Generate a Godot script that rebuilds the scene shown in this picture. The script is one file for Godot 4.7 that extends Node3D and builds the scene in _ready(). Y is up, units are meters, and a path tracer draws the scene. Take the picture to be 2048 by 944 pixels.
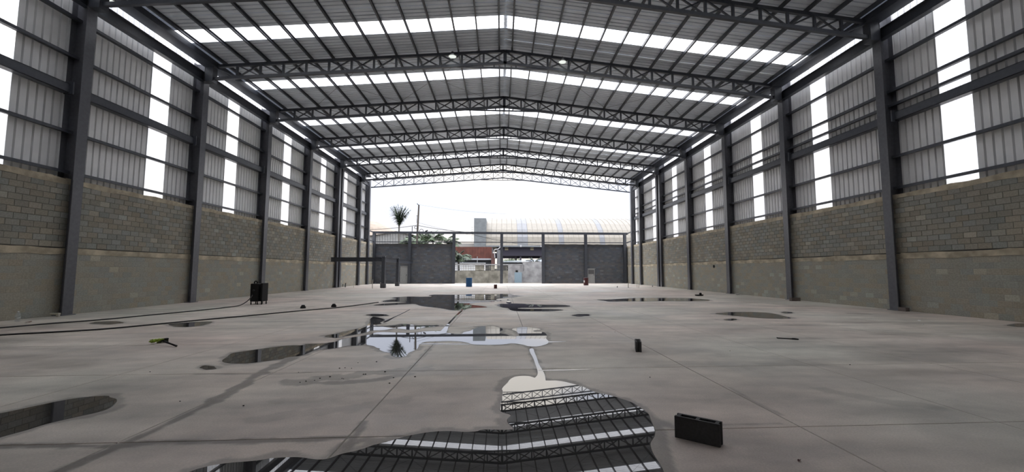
extends Node3D
# An empty steel-framed warehouse with block walls, corrugated cladding, skylight strips and rain puddles.

# ---------- camera numbers (photograph taken as 2048 x 944) ----------
const FOCAL := 860.0
const PITCH := 0.0806
const YAW := 0.062
const CENTRE := Vector2(1055.8, 472.0)
const EYE := Vector3(-0.15, 1.503, 0.0)

# ---------- hall numbers (metres) ----------
const COLUMN_Z := [-15.47, -21.47, -27.47, -33.47, -39.47, -45.47, -48.47]
const COLUMN_X := 14.81        # inner face of the columns
const WALL_X := 15.05          # inner face of the block walls
const CLAD_X := 15.32          # inner face of the cladding
const SHEET := 1.035
const FRONT_Z := 4.0           # closed end behind the camera
const FAR_Z := -51.2           # inner face of the far block wall
const ROOF_END := -46.9
const RIDGE := 13.0            # top of the truss top chord at the ridge

var M := {}
var names := {}
var cam_right: Vector3
var cam_up: Vector3
var cam_fwd: Vector3
var rng := RandomNumberGenerator.new()


# =====================================================================
func _ready() -> void:
	rng.seed = 7
	set_camera()
	set_sky()
	make_materials()
	build_floor()
	build_side_wall("wall_left", -1.0)
	build_side_wall("wall_right", 1.0)
	build_far_wall()
	build_rear_wall()
	build_ceiling()
	build_columns()
	build_trusses()
	build_eaves()
	build_lamps()
	build_outside()
	build_mezzanine()
	build_puddles()
	build_props()


func set_camera() -> void:
	var cp := cos(PITCH)
	var sp := sin(PITCH)
	var cy := cos(YAW)
	var sy := sin(YAW)
	# axes as (x, y, forward), then forward becomes -z
	cam_right = Vector3(cy, 0, sy)
	cam_up = Vector3(-sp * sy, cp, sp * cy)
	cam_fwd = Vector3(cp * sy, sp, -cp * cy)
	var c := Camera3D.new()
	c.name = "camera"
	c.projection = Camera3D.PROJECTION_FRUSTUM
	c.near = 0.05
	c.far = 2000.0
	c.size = 2.0 * c.near * 472.0 / FOCAL
	c.frustum_offset = Vector2((1024.0 - CENTRE.x) / FOCAL * c.near, 0)
	c.transform = Transform3D(Basis(cam_right, cam_up, -cam_fwd), EYE)
	c.current = true
	add_child(c)


func set_sky() -> void:
	# thin bright overcast: dimmer and warm at the horizon, brightest overhead, soft cloud
	var w := 768
	var h := 384
	var im := Image.create(w, h, false, Image.FORMAT_RGBF)
	var n := FastNoiseLite.new()
	n.seed = 11
	n.frequency = 1.1
	n.fractal_octaves = 4
	for j in h:
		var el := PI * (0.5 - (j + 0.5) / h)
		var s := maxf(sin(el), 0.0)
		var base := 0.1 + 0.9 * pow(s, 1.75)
		for i in w:
			var az := TAU * (i + 0.5) / w
			var d := Vector3(cos(el) * sin(az), sin(el), cos(el) * cos(az))
			var k := n.get_noise_3d(d.x * 2.0, d.y * 7.0, d.z * 2.0)
			var t := smoothstep(-0.25, 0.35, k)
			var warm := Color(1.05, 1.0, 0.93)
			var cool := Color(0.78, 0.83, 0.97)
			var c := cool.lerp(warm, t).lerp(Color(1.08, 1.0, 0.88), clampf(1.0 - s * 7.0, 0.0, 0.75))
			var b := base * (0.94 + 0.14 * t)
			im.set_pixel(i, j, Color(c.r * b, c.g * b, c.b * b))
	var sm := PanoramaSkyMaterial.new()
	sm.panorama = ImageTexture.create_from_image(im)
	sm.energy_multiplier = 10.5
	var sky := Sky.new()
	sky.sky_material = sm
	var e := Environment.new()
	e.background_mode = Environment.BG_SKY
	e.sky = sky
	e.tonemap_mode = Environment.TONE_MAPPER_LINEAR
	e.tonemap_exposure = 1.0
	e.sdfgi_enabled = true
	e.ssao_enabled = true
	e.ssil_enabled = true
	var we := WorldEnvironment.new()
	we.name = "environment"
	we.environment = e
	add_child(we)


# ---------- pixel helpers: a pixel gives a direction, the touched surface gives the distance ----------
func ray(x: float, y: float) -> Vector3:
	return cam_fwd + cam_right * ((x - CENTRE.x) / FOCAL) + cam_up * ((CENTRE.y - y) / FOCAL)


func on_floor(x: float, y: float, height := 0.0) -> Vector3:
	var d := ray(x, y)
	return EYE + d * ((height - EYE.y) / d.y)


func on_z(x: float, y: float, z: float) -> Vector3:
	var d := ray(x, y)
	return EYE + d * ((z - EYE.z) / d.z)


# ---------- mesh builder ----------
class MB:
	var v := PackedVector3Array()
	var n := PackedVector3Array()
	var c := PackedColorArray()
	var ix := PackedInt32Array()
	var tint := Color(1, 1, 1)

	func quad(a: Vector3, b: Vector3, d: Vector3, e: Vector3) -> void:
		# corners counterclockwise as seen from outside
		var nn := (b - a).cross(d - a)
		if nn.length_squared() < 1e-14:
			nn = (d - a).cross(e - a)
		nn = nn.normalized()
		var k := v.size()
		for p in [a, b, d, e]:
			v.append(p)
			n.append(nn)
			c.append(tint)
		for q in [0, 2, 1, 0, 3, 2]:
			ix.append(k + q)

	func tri(a: Vector3, b: Vector3, d: Vector3) -> void:
		var nn := (b - a).cross(d - a).normalized()
		var k := v.size()
		for p in [a, b, d]:
			v.append(p)
			n.append(nn)
			c.append(tint)
		for q in [0, 2, 1]:
			ix.append(k + q)

	func box(ctr: Vector3, s: Vector3, bs := Basis.IDENTITY) -> void:
		var h := s * 0.5
		var p := []
		for i in 8:
			p.append(ctr + bs * Vector3(h.x if i & 1 else -h.x, h.y if i & 2 else -h.y, h.z if i & 4 else -h.z))
		quad(p[4], p[5], p[7], p[6])
		quad(p[1], p[0], p[2], p[3])
		quad(p[5], p[1], p[3], p[7])
		quad(p[0], p[4], p[6], p[2])
		quad(p[6], p[7], p[3], p[2])
		quad(p[0], p[1], p[5], p[4])

	func chamfer_box(ctr: Vector3, s: Vector3, r: float, bs := Basis.IDENTITY) -> void:
		# a box with its vertical and horizontal edges cut
		var h := s * 0.5
		var rings := []
		for lv in [[-h.y, r], [-h.y + r, 0.0], [h.y - r, 0.0], [h.y, r]]:
			var x: float = h.x - lv[1]
			var z: float = h.z - lv[1]
			var ring := []
			for q in [[x - r, z], [x, z - r], [x, -z + r], [x - r, -z], [-x + r, -z], [-x, -z + r], [-x, z - r], [-x + r, z]]:
				ring.append(ctr + bs * Vector3(q[0], lv[0], q[1]))
			rings.append(ring)
		for a in 3:
			for i in 8:
				var j := (i + 1) % 8
				quad(rings[a][i], rings[a][j], rings[a + 1][j], rings[a + 1][i])
		for i in range(1, 7):
			tri(rings[3][0], rings[3][i], rings[3][i + 1])
			tri(rings[0][0], rings[0][i + 1], rings[0][i])

	func bar(p: Vector3, q: Vector3, w: float, h: float, up := Vector3.UP) -> void:
		# a straight rectangular member from p to q: w sideways, h along up
		var z := (q - p)
		var l := z.length()
		z /= l
		var x := up.cross(z)
		if x.length_squared() < 1e-6:
			x = Vector3.RIGHT.cross(z)
		x = x.normalized()
		box((p + q) * 0.5, Vector3(w, h, l), Basis(x, z.cross(x), z))

	func tube(pts: Array, r, sides := 8, caps := true) -> void:
		var k0 := v.size()
		var m := pts.size()
		var up := Vector3.UP
		var t0: Vector3 = (pts[1] - pts[0]).normalized()
		if absf(t0.y) > 0.95:
			up = Vector3.RIGHT
		for i in m:
			var t: Vector3 = (pts[mini(i + 1, m - 1)] - pts[maxi(i - 1, 0)]).normalized()
			var x := up.cross(t).normalized()
			var y := t.cross(x)
			up = y
			var rr: float = r[i] if r is Array else r
			for s in sides:
				var a := TAU * s / sides
				var d := x * cos(a) + y * sin(a)
				v.append(pts[i] + d * rr)
				n.append(d)
				c.append(tint)
		for i in m - 1:
			for s in sides:
				var a := k0 + i * sides + s
				var b := k0 + i * sides + (s + 1) % sides
				for q in [a, a + sides, b, b, a + sides, b + sides]:
					ix.append(q)
		if caps:
			for e in [0, m - 1]:
				var ctr: Vector3 = pts[e]
				for s in sides:
					var a: Vector3 = v[k0 + e * sides + s]
					var b: Vector3 = v[k0 + e * sides + (s + 1) % sides]
					if e == 0:
						tri(ctr, b, a)
					else:
						tri(ctr, a, b)

	func lathe(prof: Array, sides := 20, at := Vector3.ZERO, bs := Basis.IDENTITY) -> void:
		# prof: Vector2(radius, height) upwards
		var k0 := v.size()
		for i in prof.size():
			var a: Vector2 = prof[maxi(i - 1, 0)]
			var b: Vector2 = prof[mini(i + 1, prof.size() - 1)]
			var dd := (b - a).normalized()
			for s in sides:
				var an := TAU * s / sides
				v.append(at + bs * Vector3(prof[i].x * cos(an), prof[i].y, prof[i].x * sin(an)))
				n.append(bs * Vector3(dd.y * cos(an), -dd.x, dd.y * sin(an)))
				c.append(tint)
		for i in prof.size() - 1:
			for s in sides:
				var a := k0 + i * sides + s
				var b := k0 + i * sides + (s + 1) % sides
				for q in [a, b, a + sides, b, b + sides, a + sides]:
					ix.append(q)

	func mesh() -> ArrayMesh:
		var ar := []
		ar.resize(Mesh.ARRAY_MAX)
		ar[Mesh.ARRAY_VERTEX] = v
		ar[Mesh.ARRAY_NORMAL] = n
		ar[Mesh.ARRAY_COLOR] = c
		ar[Mesh.ARRAY_INDEX] = ix
		var m := ArrayMesh.new()
		m.add_surface_from_arrays(Mesh.PRIMITIVE_TRIANGLES, ar)
		return m


# ---------- nodes ----------
func numbered(called: String) -> String:
	var k: int = names.get(called, 0)
	names[called] = k + 1
	return called if k == 0 else "%s_%03d" % [called, k]


func put(called: String, mesh: Mesh, m: Material, parent: Node, at := Transform3D.IDENTITY) -> MeshInstance3D:
	var o := MeshInstance3D.new()
	o.name = called if parent != self else numbered(called)
	o.mesh = mesh
	o.material_override = m
	o.transform = at
	o.cast_shadow = GeometryInstance3D.SHADOW_CASTING_SETTING_ON
	parent.add_child(o, true)
	return o


func thing(called: String, label: String, category: String, group := "", at := Vector3.ZERO, turn := 0.0) -> Node3D:
	var o := Node3D.new()
	o.name = numbered(called)
	o.position = at
	o.rotation.y = turn
	add_child(o, true)
	tag(o, label, category, group)
	return o


func tag(o: Node, label: String, category: String, group := "") -> void:
	o.set_meta("label", label)
	o.set_meta("category", category)
	if group != "":
		o.set_meta("group", group)


func structure(called: String, label: String, category: String) -> Node3D:
	var o := Node3D.new()
	o.name = called
	add_child(o, true)
	o.set_meta("kind", "structure")
	o.set_meta("label", label)
	o.set_meta("category", category)
	return o


# ---------- materials ----------
func lin(r: float, g: float, b: float) -> Color:
	return Color(r, g, b).linear_to_srgb()


func noise_tex(freq: float, octaves: int, sd: int, lo: float, hi: float, size := 512, cellular := false) -> NoiseTexture2D:
	var n := FastNoiseLite.new()
	n.seed = sd
	n.frequency = freq
	n.fractal_octaves = octaves
	n.noise_type = FastNoiseLite.TYPE_CELLULAR if cellular else FastNoiseLite.TYPE_SIMPLEX_SMOOTH
	var t := NoiseTexture2D.new()
	t.width = size
	t.height = size
	t.seamless = true
	t.noise = n
	var g := Gradient.new()
	g.set_color(0, Color(lo, lo, lo))
	g.set_color(1, Color(hi, hi, hi))
	t.color_ramp = g
	return t


func plain(c: Color, rough := 0.6, metal := 0.0, spec := 0.5) -> StandardMaterial3D:
	var m := StandardMaterial3D.new()
	m.albedo_color = c
	m.roughness = rough
	m.metallic = metal
	m.metallic_specular = spec
	return m


func textured(c: Color, tex: Texture2D, scale: float, rough := 0.7, bump: Texture2D = null, bump_cm := 0.2, world := true) -> StandardMaterial3D:
	var m := plain(c, rough)
	m.albedo_texture = tex
	m.uv1_triplanar = true
	m.uv1_world_triplanar = world
	m.uv1_scale = Vector3.ONE * scale
	if bump:
		m.heightmap_enabled = true
		m.heightmap_texture = bump
		m.heightmap_scale = bump_cm
	return m


func make_materials() -> void:
	var fine := noise_tex(0.03, 4, 3, 0.86, 1.0)
	var coarse := noise_tex(0.008, 5, 5, 0.68, 1.0)
	var grit := noise_tex(0.09, 3, 9, 0.0, 1.0)
	M.fine = fine
	M.grit = grit
	# concrete blocks: tint per block in the vertex colours
	M.block = textured(Color.WHITE, fine, 0.9, 0.95, grit, 0.25)
	M.block.vertex_color_use_as_albedo = true
	M.block.metallic_specular = 0.25
	M.mortar = textured(lin(0.38, 0.362, 0.305), fine, 0.7, 0.95, grit, 0.3)
	M.mortar_raked = textured(lin(0.19, 0.18, 0.155), fine, 0.7, 0.95, grit, 0.3)
	M.mortar_dark = textured(lin(0.12, 0.12, 0.125), fine, 0.7, 0.95, grit, 0.3)
	M.beam = textured(lin(0.6, 0.52, 0.385), coarse, 0.35, 0.95, grit, 0.3)
	# painted steel, zinc sheet, translucent sheet
	M.steel = textured(lin(0.066, 0.073, 0.09), fine, 0.4, 0.38)
	M.steel_light = textured(lin(0.12, 0.125, 0.135), fine, 0.4, 0.5)
	var even := noise_tex(0.02, 3, 8, 0.955, 1.0, 256)
	M.sheet = textured(lin(0.8, 0.805, 0.81), even, 0.25, 0.5)
	M.roof_sheet = textured(lin(0.8, 0.86, 0.93), even, 0.25, 0.55)
	M.column = textured(lin(0.115, 0.118, 0.135), fine, 0.4, 0.3)
	# milky fibreglass: part of the light passes straight, part is scattered
	M.clear_sheet = plain(Color(0.95, 0.955, 0.96, 0.62), 0.4)
	M.clear_sheet.transparency = BaseMaterial3D.TRANSPARENCY_ALPHA
	M.clear_sheet.backlight_enabled = true
	M.clear_sheet.backlight = Color.WHITE
	M.water = plain(lin(0.032, 0.031, 0.03), 0.012)
	M.black = plain(lin(0.01, 0.01, 0.01), 0.6, 0.0, 0.3)
	M.rubber = plain(lin(0.012, 0.012, 0.013), 0.65)
	M.door = textured(lin(0.36, 0.37, 0.37), fine, 0.5, 0.5)
	M.white = plain(lin(0.75, 0.75, 0.74), 0.5)
	M.concrete = textured(lin(0.30, 0.29, 0.27), coarse, 0.4, 0.9, grit, 0.3)


# ---------- block walls ----------
# A wall plane: origin o, u along, v up, w towards the viewer. Blocks stand proud of the mortar by d.
func block_tint(sd: RandomNumberGenerator, base: Vector3, spread: float) -> Color:
	var k := 1.0 + sd.randf_range(-spread, spread)
	if sd.randf() < spread * 0.7:
		k *= 1.22
	var warm := sd.randf_range(-0.07, 0.07)
	return Color(base.x * k * (1.0 + warm), base.y * k, base.z * k * (1.0 - warm))


func add_block(mb: MB, o: Vector3, u: Vector3, w: Vector3, u0: float, u1: float, v0: float, v1: float, d: float) -> void:
	var q := 0.006
	var vv := Vector3.UP
	var a := [o + u * u0 + vv * v0, o + u * u1 + vv * v0, o + u * u1 + vv * v1, o + u * u0 + vv * v1]
	var f := [o + u * (u0 + q) + vv * (v0 + q) + w * d, o + u * (u1 - q) + vv * (v0 + q) + w * d, o + u * (u1 - q) + vv * (v1 - q) + w * d, o + u * (u0 + q) + vv * (v1 - q) + w * d]
	var flip := u.cross(vv).dot(w) < 0.0
	for i in 5:
		var p: Array
		if i == 4:
			p = f
		else:
			var j := (i + 1) % 4
			p = [a[i], a[j], f[j], f[i]]
		if flip:
			mb.quad(p[3], p[2], p[1], p[0])
		else:
			mb.quad(p[0], p[1], p[2], p[3])


func block_courses(parent: Node, o: Vector3, u: Vector3, w: Vector3, length: float, bands: Array, singles: int, near_first: float, gaps: Array, sd: RandomNumberGenerator) -> void:
	# bands: [v0, v1, courses, proud, tint, spread]. Blocks past near_first along u are counted towards the singles.
	var rest := MB.new()
	var list := []
	for b in bands:
		var hgt: float = (b[1] - b[0]) / b[2]
		for r in int(b[2]):
			var s := -0.2 if r % 2 else 0.0
			while s < length:
				var u0 := maxf(s, 0.0) + 0.006
				var u1 := minf(s + 0.4, length) - 0.006
				s += 0.4
				if u1 - u0 < 0.05:
					continue
				var v0: float = b[0] + r * hgt + 0.006
				var v1: float = b[0] + (r + 1) * hgt - 0.006
				var blocked := false
				for g in gaps:
					if u1 > g[0] and u0 < g[1] and v1 > g[2] and v0 < g[3]:
						blocked = true
				if blocked:
					continue
				list.append([u0, u1, v0, v1, b[3] * sd.randf_range(0.5, 1.3), block_tint(sd, b[4], b[5])])
	list.sort_custom(func(x, y): return x[0] < y[0])
	var made := 0
	for e in list:
		if made < singles and e[0] > near_first:
			var one := MB.new()
			one.tint = e[5]
			var c: Vector3 = o + u * ((e[0] + e[1]) * 0.5) + Vector3.UP * ((e[2] + e[3]) * 0.5)
			var hu: float = (e[1] - e[0]) * 0.5
			var hv: float = (e[3] - e[2]) * 0.5
			add_block(one, Vector3.ZERO, u, w, -hu, hu, -hv, hv, e[4])
			put("block", one.mesh(), M.block, parent, Transform3D(Basis.IDENTITY, c))
			made += 1
		else:
			rest.tint = e[5]
			add_block(rest, o, u, w, e[0], e[1], e[2], e[3], e[4])
	var k := put("blockwork", rest.mesh(), M.block, parent)
	k.set_meta("kind", "stuff")


func rough_beam(length: float, h: float, t: float, sd: RandomNumberGenerator) -> ArrayMesh:
	# a cast beam along +x whose upper and lower edges wander a little; front face at z = 0, body behind it
	var mb := MB.new()
	var n := int(length / 0.5)
	var lo := []
	var hi := []
	for i in n + 1:
		lo.append(sd.randf_range(-0.03, 0.02))
		hi.append(h + sd.randf_range(-0.025, 0.025))
	for i in n:
		var x0 := length * i / n
		var x1 := length * (i + 1) / n
		mb.quad(Vector3(x0, lo[i], 0), Vector3(x1, lo[i + 1], 0), Vector3(x1, hi[i + 1], 0), Vector3(x0, hi[i], 0))
		mb.quad(Vector3(x0, hi[i], 0), Vector3(x1, hi[i + 1], 0), Vector3(x1, hi[i + 1], -t), Vector3(x0, hi[i], -t))
		mb.quad(Vector3(x0, lo[i], -t), Vector3(x1, lo[i + 1], -t), Vector3(x1, lo[i + 1], 0), Vector3(x0, lo[i], 0))
	return mb.mesh()


# ---------- corrugated sheets ----------
# profile across the sheet: flat pans with narrow ribs standing outwards
func sheet_mesh(width: float, length: float, rib: float, ribs: int) -> ArrayMesh:
	# sheet lies in x (across) and y (along, 0..length); ribs stand towards -z
	var mb := MB.new()
	var pts := []
	var pitch := width / ribs
	for i in ribs:
		var x := -width * 0.5 + i * pitch
		pts.append(Vector2(x, 0))
		pts.append(Vector2(x + pitch * 0.74, 0))
		pts.append(Vector2(x + pitch * 0.78, -rib))
		pts.append(Vector2(x + pitch * 0.95, -rib))
	pts.append(Vector2(width * 0.5 + 0.004, 0))
	for i in pts.size() - 1:
		var a: Vector2 = pts[i]
		var b: Vector2 = pts[i + 1]
		mb.quad(Vector3(a.x, 0, a.y), Vector3(b.x, 0, b.y), Vector3(b.x, length, b.y), Vector3(a.x, length, a.y))
	return mb.mesh()


func build_side_wall(called: String, s: float) -> void:
	var left := s < 0.0
	var label := "block wall with corrugated cladding above, on the welding machine's side" if left else "block wall with corrugated cladding above, facing the welding machine's side"
	var root := structure(called, label, "wall")
	var sd := RandomNumberGenerator.new()
	sd.seed = 21 if left else 22
	var hs := [2.06, 2.27, 4.48, 4.66] if left else [1.96, 2.16, 4.27, 4.45]
	var length := FRONT_Z - FAR_Z
	var u := Vector3(0, 0, -1)
	var w := Vector3(-s, 0, 0)
	var face := WALL_X + 0.008
	# mortar core
	# two lifts of masonry with an open joint between them
	for q in [[-0.2, hs[1] - 0.005, M.mortar], [hs[1] + 0.022, hs[3] - 0.02, M.mortar_raked]]:
		var core := MB.new()
		core.box(Vector3(s * (face + 0.09), (q[0] + q[1]) * 0.5, (FRONT_Z + FAR_Z) * 0.5 - 0.1), Vector3(0.18, q[1] - q[0], length + 0.2))
		put("mortar_core", core.mesh(), q[2], root)
	var jb := MB.new()
	jb.box(Vector3(s * (face + 0.15), hs[1], (FRONT_Z + FAR_Z) * 0.5 - 0.1), Vector3(0.08, 0.2, length + 0.2))
	put("joint_back", jb.mesh(), M.mortar_dark, root)
	var grey := Vector3(0.39, 0.372, 0.315)
	var upper := Vector3(0.335, 0.32, 0.275)
	block_courses(root, Vector3(s * face, 0, FRONT_Z), u, w, length, [[0.0, hs[0], 10, 0.003, grey, 0.05], [hs[1] + 0.03, hs[2], 11, 0.012, upper, 0.13]], 300, FRONT_Z + 11.0, [], sd)
	# cast bond beam and cap beam, one length for each bay
	var zs := [FRONT_Z, -3.47, -9.47]
	zs.append_array(COLUMN_Z.slice(0, 6))
	zs.append(FAR_Z)
	for i in zs.size() - 1:
		var z0: float = zs[i]
		var z1: float = zs[i + 1]
		for q in [[hs[0], hs[1] - hs[0], 0.020], [hs[2], hs[3] - hs[2], 0.016]]:
			var bt: Basis
			var at: Vector3
			if left:
				bt = Basis(Vector3(0, 0, -1), Vector3.UP, Vector3(1, 0, 0))
				at = Vector3(-(face - q[2]), q[0], z0)
			else:
				bt = Basis(Vector3(0, 0, 1), Vector3.UP, Vector3(-1, 0, 0))
				at = Vector3(face - q[2], q[0], z1)
			put("bond_beam", rough_beam(z0 - z1, q[1], 0.2, sd), M.beam, root, Transform3D(bt, at))
	# cladding sheets
	var bottom: float = hs[3] - 0.25
	var top := 12.25
	var sheet := sheet_mesh(SHEET, top - bottom, 0.075, 4)
	var clear := [-6, 0, 5, 11, 17, 22] if left else [-6, 0, 5, 11, 17, 22, 28]
	var bs := Basis(Vector3(0, 0, -1), Vector3.UP, Vector3(1, 0, 0)) if left else Basis(Vector3(0, 0, 1), Vector3.UP, Vector3(-1, 0, 0))
	for k in range(-23, 29):
		var z := -(19.03 + SHEET * (k + 0.5))
		var is_clear: bool = k in clear
		var at := Vector3(s * (CLAD_X + sd.randf_range(0.0, 0.006)), bottom + sd.randf_range(-0.015, 0.015), z)
		put("skylight_sheet" if is_clear else "cladding_sheet", sheet, M.clear_sheet if is_clear else M.sheet, root, Transform3D(bs, at))
	# girts and the deep mid-height rail of each bay, on steel seats at the columns
	var rows := [10.38, 9.0, 6.32, 4.92] if left else [9.86, 8.57, 8.0, 5.95, 4.72]
	var mid := 7.76 if left else 7.46
	for i in zs.size() - 1:
		var z0: float = zs[i]
		var z1: float = zs[i + 1]
		if i == zs.size() - 2:
			z1 = -48.4
		if z0 > -5.0:
			continue
		for y in rows:
			var g := MB.new()
			g.box(Vector3(s * 15.21, y, (z0 + z1) * 0.5), Vector3(0.2, 0.07, z0 - z1))
			g.box(Vector3(s * 15.11, y - 0.02, (z0 + z1) * 0.5), Vector3(0.012, 0.1, z0 - z1))
			put("girt", g.mesh(), M.steel, root)
		var r := MB.new()
		r.box(Vector3(s * 15.02, mid, (z0 + z1) * 0.5 - 0.1), Vector3(0.02, 0.32, z0 - z1 - 0.5))
		r.box(Vector3(s * 15.14, mid + 0.15, (z0 + z1) * 0.5 - 0.1), Vector3(0.26, 0.02, z0 - z1 - 0.5))
		r.box(Vector3(s * 15.14, mid - 0.15, (z0 + z1) * 0.5 - 0.1), Vector3(0.26, 0.02, z0 - z1 - 0.5))
		put("rail", r.mesh(), M.steel, root)
		for zz in [z0 - 0.42, z1 + 0.15]:
			var pl := MB.new()
			pl.box(Vector3(s * 15.05, mid + 0.02, zz), Vector3(0.3, 0.44, 0.05))
			put("rail_seat", pl.mesh(), M.steel, root)


	if not left:
		# a hole in the wall: shallow cup, its inner shade painted black
		var hole := MB.new()
		var d := ray(1427.5, 533.0)
		var c := EYE + d * ((WALL_X - 0.02 - EYE.x) / d.x)
		hole.lathe([Vector2(0.09, 0.0), Vector2(0.1, 0.0), Vector2(0.1, 0.03), Vector2(0.085, 0.03), Vector2(0.08, 0.012), Vector2(0.0, 0.01)], 16, c + Vector3(0.02, 0, 0), Basis(Vector3(0, 0, 1), PI / 2))
		put("dark_hole", hole.mesh(), M.black, root)


func build_far_wall() -> void:
	var root := structure("wall_far", "grey block wall with an open gateway and steel frame above, at the far end", "wall")
	var sd := RandomNumberGenerator.new()
	sd.seed = 31
	var face := FAR_Z - 0.008
	for part in [[-15.05, -5.62], [4.72, 15.05]]:
		var x0: float = part[0]
		var x1: float = part[1]
		var core := MB.new()
		core.box(Vector3((x0 + x1) * 0.5, 2.17, face - 0.09), Vector3(x1 - x0, 4.94, 0.18))
		put("mortar_core", core.mesh(), M.mortar_dark, root)
		block_courses(root, Vector3(x0, 0, face), Vector3(1, 0, 0), Vector3(0, 0, 1), x1 - x0, [[0.0, 2.2, 11, 0.008, Vector3(0.125, 0.132, 0.147), 0.16], [2.38, 4.5, 11, 0.01, Vector3(0.122, 0.128, 0.143), 0.12]], 0, 0.0, [], sd)  # bluish haze and backlit shade put into these block colours
		for q in [[2.2, 0.18], [4.5, 0.17]]:
			put("bond_beam", rough_beam(x1 - x0, q[1], 0.2, sd), M.mortar_dark, root, Transform3D(Basis.IDENTITY, Vector3(x0, q[0], face + 0.018)))
	# posts and rails of the unfinished gable frame
	for x in [-14.95, -10.84, -5.72, -0.1, 4.84, 9.97, 14.74]:
		var p := MB.new()
		p.box(Vector3(x, 3.0, FAR_Z + 0.28), Vector3(0.34, 6.0, 0.02))
		p.box(Vector3(x, 3.0, FAR_Z + 0.04), Vector3(0.34, 6.0, 0.02))
		p.box(Vector3(x, 3.0, FAR_Z + 0.16), Vector3(0.03, 6.0, 0.22))
		put("post", p.mesh(), M.steel, root)
	for q in [[5.96, 0.26], [4.86, 0.09]]:
		var r := MB.new()
		r.box(Vector3(0, q[0], FAR_Z + 0.16), Vector3(30.2, q[1], 0.2))
		put("rail", r.mesh(), M.steel, root)
	# the bit of steel sticking up from a post
	var st := MB.new()
	st.box(Vector3(-10.6, 6.35, FAR_Z + 0.16), Vector3(0.07, 0.7, 0.07))
	put("stub", st.mesh(), M.steel, root)
	# frame members that close the corner between roof end and far wall
	for s in [-1.0, 1.0]:
		for y in [4.88, 5.96]:
			var r := MB.new()
			r.bar(Vector3(s * 15.1, y + 0.12, -48.5), Vector3(s * 15.0, y, FAR_Z + 0.2), 0.08, 0.12)
			put("rail", r.mesh(), M.steel, root)
	# two doors set in the wall
	for d in [[801.0, 815.5, 533.0, 1], [1175.5, 1189.5, 538.0, 2]]:
		var a := on_z(d[0], 567.0, FAR_Z + 0.03)
		var b := on_z(d[1], d[2], FAR_Z + 0.03)
		var door := structure("door_%d" % d[3], "pale grey metal door beside the mezzanine frame" if d[3] == 1 else "pale grey metal door behind the maroon drum", "door")
		var l := MB.new()
		var cx := (a.x + b.x) * 0.5
		l.chamfer_box(Vector3(cx, b.y * 0.5, FAR_Z + 0.045), Vector3(b.x - a.x, b.y, 0.05), 0.008)
		var leaf := put("leaf", l.mesh(), M.door, door)
		for k in [a.x - 0.03, b.x + 0.03]:
			var j := MB.new()
			j.box(Vector3(k, b.y * 0.5, FAR_Z + 0.05), Vector3(0.06, b.y, 0.1))
			put("jamb", j.mesh(), M.steel if d[3] == 2 else M.door, door)
		var hm := MB.new()
		hm.box(Vector3(cx, b.y + 0.03, FAR_Z + 0.05), Vector3(b.x - a.x + 0.12, 0.06, 0.1))
		put("head", hm.mesh(), M.door, door)
		var hd := MB.new()
		hd.box(Vector3(b.x - 0.12, 1.0, FAR_Z + 0.09), Vector3(0.04, 0.14, 0.04))
		put("handle", hd.mesh(), M.black, leaf)
		if d[3] == 2:
			var gl := MB.new()
			gl.box(Vector3(cx, b.y - 0.35, FAR_Z + 0.075), Vector3((b.x - a.x) * 0.8, 0.5, 0.012))
			put("panel", gl.mesh(), M.mortar_dark, leaf)


func build_rear_wall() -> void:
	var root := structure("wall_rear", "closed end wall of blocks and cladding behind the viewpoint", "wall")
	var mb := MB.new()
	mb.box(Vector3(0, 2.3, FRONT_Z + 0.1), Vector3(30.6, 4.7, 0.2))
	put("mortar_core", mb.mesh(), M.mortar, root)
	var sh := sheet_mesh(SHEET, 8.6, 0.045, 4)
	for k in 30:
		put("cladding_sheet", sh, M.sheet, root, Transform3D(Basis(Vector3(-1, 0, 0), Vector3.UP, Vector3(0, 0, -1)), Vector3(-14.8 + SHEET * k, 4.6, FRONT_Z + 0.1)))


# ---------- roof ----------
func roof_y(x: float, lift := 0.0) -> float:
	return RIDGE + lift - (0.087 if x < 0.0 else 0.102) * absf(x)


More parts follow.
